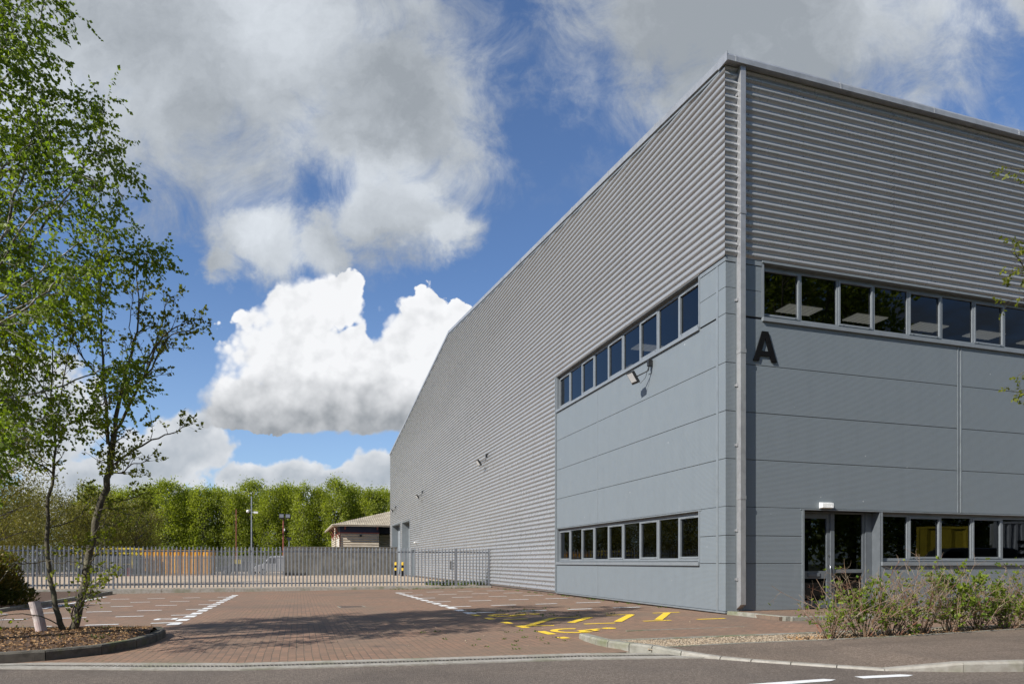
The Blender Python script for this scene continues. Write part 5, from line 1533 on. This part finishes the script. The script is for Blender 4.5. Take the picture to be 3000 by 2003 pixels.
# second, half-hidden row behind
for i in range(15):
    px = 265 + i * 60 + (i * 7 % 5) * 8; x, y = at(px, 142 + (i % 3) * 4)
    copy_thing(protos[(i + 2) % 5], (x, y, -.5), i * 2.1, (1.3 + .15 * math.sin(i * 2.2), 1.3, .95 + .05 * math.cos(i * 4.1)), PL_)
# scrub at their feet
scr = None
for i in range(26):
    px = 150 + i * 41; dep = 108 + (i * 7) % 9; x, y = at(px, dep)
    lab = 'low olive green scrub bush at the foot of the poplars'
    if scr is None:
        scr = bush('scrub_bush', lab, 'bush', x, y, -.4, 2.6, 2.0, 3.6, 2600, LF_scrub, .26, M_bark3, 9, 'scrub along the foot of the poplars')
    else:
        copy_thing(scr, (x, y, -.4), i * 1.3, (1., 1., .75 + .35 * ((i * 5) % 7) / 7), lab)

# --- olive, barely leafed trees at left
def loose_tree(label, px, dep, h0, h1, rad, seed, clumps, per, leaf, lm, group='half leafed trees beyond the fence at left'):
    x, y = at(px, dep)
    t = thing('willow_tree', label, 'tree', (x, y, -.3), 0, group)
    rng = random.Random(seed); m = MB()
    tr = wander((0, 0, -.2), (rng.uniform(-.1, .1), 0, 1), h1 * .75, 6, .07, .02, rng); rr = [.2 * (1 - .14 * i) for i in range(7)]
    m.tube(tr, rr, 7, cap=False); lim = []
    for k in range(18):
        p, d = lerp_line(tr, rng.uniform(.2, 1)); a = rng.uniform(0, 6.28)
        q = wander(p, (math.cos(a), math.sin(a), rng.uniform(.3, 1.1)), rng.uniform(.5, 1.) * rad * 1.15, 5, .12, .04, rng)
        r_ = [.07 * (1 - .17 * i) for i in range(6)]; m.tube(q, r_, 5, cap=False); lim.append((q, r_))
    lv = branch_out(m, lim, [dict(per_m=2.2, len=(.5, 1.5), ang=(25, 65), t0=.2, rr=.45, rmax=.03, rmin=.012, up=.05, segs=3, sides=3), dict(per_m=2.2, len=(.3, .8), ang=(25, 65), t0=.2, rr=.5, rmax=.012, rmin=.008, up=.02, segs=2, sides=3)], rng)
    m.build('trunk', M_bark3, t)
    rs = np.random.RandomState(seed); V = []
    P, D = leaf_points(lv[1] + lv[0], leaf * 1.0, rng, .1, 60, -.2)
    V.append(leaves(P, D, leaf, .6, .1, rs))
    for k in range(clumps):
        u = unit(rs.normal(size=3)); c = np.array((0, 0, (h0 + h1) / 2)) + u * np.array((rad, rad, (h1 - h0) / 2)) * rs.uniform(.45, 1.) ** .6
        n = int(per * rs.uniform(.5, 1.4)); q = rs.normal(size=(n, 3)) * .14 * rad
        V.append(leaves(c + q, rs.normal(size=(n, 3)) + (0, 0, .3), leaf, .6, .1, rs))
    quads_mesh('crown', np.concatenate(V), lm, t)
loose_tree('rounded olive tree with thin leaf cover just left of the poplars', 395, 84, 1., 9.4, 3.3, 1, 130, 70, .17, LF_olive)
loose_tree('spreading olive green tree behind the young alder', 270, 80, 1., 10., 4.6, 2, 190, 75, .18, LF_olive)
loose_tree('yellowish half leafed tree behind the thin alder stem', 120, 76, 1., 9.8, 4.8, 3, 190, 75, .18, LF_olive)
loose_tree('dark olive tree at the left edge behind the palisade fence', -20, 62, 1.2, 10.0, 4.6, 4, 200, 75, .17, LF_olive)
loose_tree('brownish tree leaning in at the left edge above the bush', -75, 34, 1.0, 11.4, 3.1, 6, 230, 70, .12, LF_olive, None)
for i, (px, dep) in enumerate(((-260, 66), (-520, 60), (-800, 52), (200, 100), (20, 96), (-180, 92), (-1100, 46))):
    x, y = at(px, dep)
    src = [o for o in COL.objects if o.name.startswith('willow_tree') and not o.parent][1 + i % 3]
    copy_thing(src, (x, y, -.4), i * 1.9 + .5, (1.1, 1.1, 1.0 + .06 * (i % 3)), 'olive green tree in the belt at the far left beyond the fence')
# dark trees on the far side of the road, mirrored in the front windows
for i in range(11):
    x, y = -2 + i * 6.2, -27.5 - (i * 5) % 4 - i * .4
    o = copy_thing(protos[i % 5], (x, y, -.4), i * 1.1, (1.7, 1.7, (1.42 if 4 <= i <= 6 else .62) + .05 * (i % 3)), 'tree across the road, a dark reflection in the front windows')
    o['group'] = 'trees across the road'

# ================================================================== SKY
SUN_EL = R(37.)
SDX, SDY = .926, .378                                                  # travel direction of the light on the ground
w = bpy.data.worlds.new('World'); sc.world = w; w.use_nodes = True
t = NT(w.node_tree); bg = t.n['Background']
sky = t.node('ShaderNodeTexSky', sky_type='NISHITA', sun_disc=False)
sky.sun_elevation = SUN_EL
sky.sun_rotation = math.atan2(-SDX, -SDY)                              # toward the sun, clockwise from +Y
sky.altitude = 50; sky.air_density = 1.0; sky.dust_density = .35; sky.ozone_density = 1.6
d = t.node('ShaderNodeTexCoord').outputs['Generated']
fwd = t.vmath('DOT_PRODUCT', d, (VX, VY, 0)); rgt = t.vmath('DOT_PRODUCT', d, (RX, RY, 0))
up = t.vmath('DOT_PRODUCT', d, (0, 0, 1))
fs = t.math('MAXIMUM', fwd, .05)
u = t.math('DIVIDE', rgt, fs); v = t.math('DIVIDE', up, fs)
# tangent-plane coordinates of the part of the sky the clouds sit in
Xk = t.math('MULTIPLY_ADD', u, 1.984, 1.5); Yk = t.math('MULTIPLY_ADD', v, -1.984, 1.646)
cmb = t.node('ShaderNodeCombineXYZ'); t.put(cmb.inputs[0], Xk); t.put(cmb.inputs[1], Yk)
Pk = cmb.outputs[0]
front = t.smooth(fwd, .08, .25)

def warp(vec, scale, amt, detail=4, rough=.6):
    n = t.vmath('SUBTRACT', t.noise(vec, scale, detail, rough, color=True), (.5, .5, .5))
    return t.vmath('ADD', vec, t.vmath('SCALE', n, scale=amt))

def ell(vec, cx, cy, rx, ry, rot=0.):
    mp = t.node('ShaderNodeMapping', vector_type='TEXTURE')
    t.put(mp.inputs['Vector'], vec)
    mp.inputs['Location'].default_value = (cx, cy, 0); mp.inputs['Rotation'].default_value = (0, 0, R(rot)); mp.inputs['Scale'].default_value = (rx, ry, 1)
    return t.math('SUBTRACT', 1., t.vmath('LENGTH', mp.outputs[0]))

def union(vec, E, k=.15):
    acc = None
    for e in E:
        f = ell(vec, *e)
        acc = f if acc is None else t.math('SMOOTH_MAX', acc, f, k)
    return acc

# (a) broad high grey layer
Wa = warp(Pk, 2.2, .42, 6, .62)
Wa2 = warp(Wa, 7., .07, 4, .6)
high = [(.74, .70, .24, .12, 10), (1.27, .66, .15, .10, 35), (.62, .78, .10, .09, 60), (.45, .05, 1.05, .62, 8), (1.12, .34, .40, .30, 15), (2.25, .02, .72, .42, 5), (1.18, .60, .20, .20, 30), (.82, .74, .17, .16, 70), (.98, .72, .10, .17, 10), (3.1, -.02, .26, .16, 0)]
Fh = union(Wa2, high, .18)
det = t.noise(Pk, 4.4, 11, .67, dist=.6)
Ah = t.smooth(t.math('ADD', Fh, t.math('MULTIPLY_ADD', det, 1.25, -.625)), -.12, .55)
veil = t.math('MULTIPLY', t.smooth(t.noise(warp(Pk, 3., .2), 3.0, 8, .66), .46, .74), t.smooth(Yk, .75, .2))
Ah = t.math('MAXIMUM', Ah, t.math('MULTIPLY', veil, .6))
lum = union(Wa, [(.88, .10, .20, .40, -12), (1.14, .54, .22, .14, 20), (.80, .72, .22, .12, 30), (1.27, .66, .12, .1, 30), (.05, .5, .3, .5, 0), (2.7, .0, .25, .2, 0)], .2)
lum2 = t.noise(Wa, 2.4, 9, .62); lum3 = t.noise(warp(Pk, 8., .05), 11., 6, .65)
hb = t.math('ADD', t.smooth(lum, -.4, .8, 0., .50), t.math('MULTIPLY_ADD', lum2, 1.5, -.42))
hb = t.math('ADD', hb, t.math('MULTIPLY_ADD', lum3, .22, -.11))
hb = t.math('SUBTRACT', hb, t.smooth(Fh, .1, .9, 0., .10))
hb = t.math('SUBTRACT', hb, t.smooth(union(Wa, [(2.2, .08, .55, .36, 5), (1.05, .28, .33, .18, 10)], .15), -.2, .7, 0., .30), clamp=True)
Ch = t.mix(hb, (.335, .37, .41), (.74, .79, .85))

# (b) crisp cumulus
vo = t.node('ShaderNodeTexVoronoi', feature='SMOOTH_F1'); vo.inputs['Scale'].default_value = 22.; vo.inputs['Smoothness'].default_value = .45
vo2 = t.node('ShaderNodeTexVoronoi', feature='SMOOTH_F1'); vo2.inputs['Scale'].default_value = 52.; vo2.inputs['Smoothness'].default_value = .4
Wb = warp(Pk, 6., .075, 5, .62)
t.put(vo.inputs['Vector'], warp(Pk, 9., .03)); t.put(vo2.inputs['Vector'], warp(Pk, 20., .012))
cum = [(1.016, .852, .062, .066), (.975, .89, .09, .09), (.885, .92, .14, .12), (.85, 1.05, .22, .19), (.72, 1.17, .15, .12), (.88, 1.21, .34, .11), (1.235, .955, .085, .11), (1.2, 1.06, .19, .17), (1.17, 1.2, .26, .12), (1.345, .93, .045, .045), (1.32, 1.0, .07, .09), (1.08, 1.06, .15, .14)]
Fc0 = union(Wb, cum, .12)
bil = t.math('ADD', t.math('MULTIPLY', t.math('SUBTRACT', .45, vo.outputs['Distance']), .34), t.math('MULTIPLY', t.math('SUBTRACT', .45, vo2.outputs['Distance']), .15))
fine = t.math('MULTIPLY_ADD', t.noise(Pk, 30., 6, .6), .16, -.08)
gap = t.smooth(ell(Wb, 1.085, 1.0, .05, .12, 10), .0, 1., 0., .5)       # thin blue rift between the two towers
base = t.math('MULTIPLY', t.smooth(t.math('ADD', Yk, t.math('MULTIPLY_ADD', t.noise(Pk, 7., 5, .6), .10, -.05)), 1.235, 1.325), .9)
Fc = t.math('SUBTRACT', t.math('SUBTRACT', t.math('ADD', t.math('ADD', Fc0, bil), fine), gap), base)
wd = t.smooth(t.noise(Pk, 4.2, 3, .5), .38, .66, .05, .42)             # some edges crisp, some fraying out
tt = t.math('DIVIDE', t.math('ADD', Fc, .015), wd, clamp=True)
Ac = t.math('MULTIPLY', t.math('MULTIPLY', tt, tt), t.math('MULTIPLY_ADD', tt, -2., 3.))
hgt = t.smooth(t.math('ADD', Yk, t.math('MULTIPLY_ADD', t.noise(Pk, 5., 4, .5), .20, -.10)), 1.06, 1.29)
pu = t.math('MULTIPLY', t.math('ADD', bil, t.math('MULTIPLY', fine, .6)), .55)
nl = t.noise(Pk, 7., 4, .5); nl2 = t.noise(t.vmath('ADD', Pk, (-.02, -.025, 0)), 7., 4, .5)
rel = t.math('MULTIPLY', t.math('SUBTRACT', nl, nl2), 1.35)
shade = t.math('SUBTRACT', t.math('ADD', t.math('ADD', 1.0, pu), rel), t.math('MULTIPLY', hgt, .86), clamp=True)
rim = t.smooth(Fc, .0, .35)
shade = t.math('MULTIPLY_ADD', rim, -.06, shade)
Cc = t.mix(shade, (.315, .34, .37), (.96, .97, .99))

# (c) low cumulus toward the horizon
Wc = warp(Pk, 9., .05, 5, .6)
low = [(.72, 1.40, .12, .05), (.98, 1.41, .12, .05), (.45, 1.36, .2, .12), (.55, 1.31, .15, .11), (.60, 1.25, .06, .06), (.87, 1.405, .13, .065), (1.12, 1.39, .15, .085), (.3, 1.42, .3, .10), (.08, 1.22, .26, .22), (.8, 1.52, .9, .075), (1.35, 1.42, .2, .08), (2.2, 1.45, .7, .12), (-.5, 1.35, .5, .2)]
Fl = t.math('ADD', t.math('ADD', union(Wc, low, .1), t.math('MULTIPLY', bil, .9)), fine)
Al = t.smooth(Fl, .0, .22)
sl = t.math('ADD', t.math('ADD', t.lin(Fl, .0, .6, .80, .22), rel), t.math('MULTIPLY', pu, .6), clamp=True)
Cl = t.mix(sl, (.42, .47, .53), (.86, .88, .91))

# rest of the sky: dark cloud added out of view to cut fill light
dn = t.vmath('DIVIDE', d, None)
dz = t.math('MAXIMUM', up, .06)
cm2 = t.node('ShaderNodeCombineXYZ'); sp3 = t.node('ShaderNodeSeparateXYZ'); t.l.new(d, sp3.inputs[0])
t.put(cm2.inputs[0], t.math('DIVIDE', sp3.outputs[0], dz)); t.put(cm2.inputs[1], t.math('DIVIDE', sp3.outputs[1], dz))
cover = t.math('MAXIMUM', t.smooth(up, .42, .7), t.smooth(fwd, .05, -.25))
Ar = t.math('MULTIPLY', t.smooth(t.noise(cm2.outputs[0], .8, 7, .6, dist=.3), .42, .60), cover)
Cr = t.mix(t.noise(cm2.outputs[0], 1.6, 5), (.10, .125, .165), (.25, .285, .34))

skyc = t.mix(1., sky.outputs[0], (.098, .116, .143), 'MULTIPLY')
skyc = t.mix(t.smooth(up, .42, .0, 0., .30), skyc, (.46, .62, .86))
c = skyc
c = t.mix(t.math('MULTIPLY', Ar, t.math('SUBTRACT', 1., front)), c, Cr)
c = t.mix(t.math('MULTIPLY', Ah, front), c, Ch)
c = t.mix(t.math('MULTIPLY', Al, front), c, Cl)
c = t.mix(t.math('MULTIPLY', Ac, front), c, Cc)
t.put(bg.inputs['Color'], c); bg.inputs['Strength'].default_value = .758
w.cycles.sampling_method = 'MANUAL'; w.cycles.sample_map_resolution = 512

sl_ = bpy.data.lights.new('sun', 'SUN'); sl_.energy = 5.0; sl_.angle = R(.53); sl_.color = (1., .965, .91)
so = bpy.data.objects.new('sun', sl_); COL.objects.link(so)
hd = Vector((SDX, SDY, 0)).normalized() * math.cos(SUN_EL)
so.rotation_euler = Vector((hd.x, hd.y, -math.sin(SUN_EL))).to_track_quat('-Z', 'Y').to_euler()
so.location = (-40, -30, 40)

# ================================================================== camera, view
cd = bpy.data.cameras.new('camera'); co_ = bpy.data.objects.new('camera', cd); COL.objects.link(co_)
cd.sensor_width = 36; cd.lens = 1984 / 3000 * 36; cd.shift_y = (1646 - 1001.5) / 3000
cd.clip_start = .1; cd.clip_end = 4000
co_.location = (CX, CY, CZ); co_.rotation_euler = (R(90), 0, -AZ)
sc.camera = co_
sc.view_settings.view_transform = 'Standard'; sc.view_settings.look = 'None'; sc.view_settings.gamma = 1.; sc.view_settings.exposure = .40
sc.view_settings.use_curve_mapping = False
sc.cycles.use_denoising = True
try: sc.cycles.denoiser = 'OPENIMAGEDENOISE'
except Exception: pass
sc.cycles.max_bounces = 8; sc.cycles.transparent_max_bounces = 12; sc.cycles.caustics_reflective = False; sc.cycles.caustics_refractive = False
sc.cycles.sample_clamp_indirect = 6.
sc.render.film_transparent = False
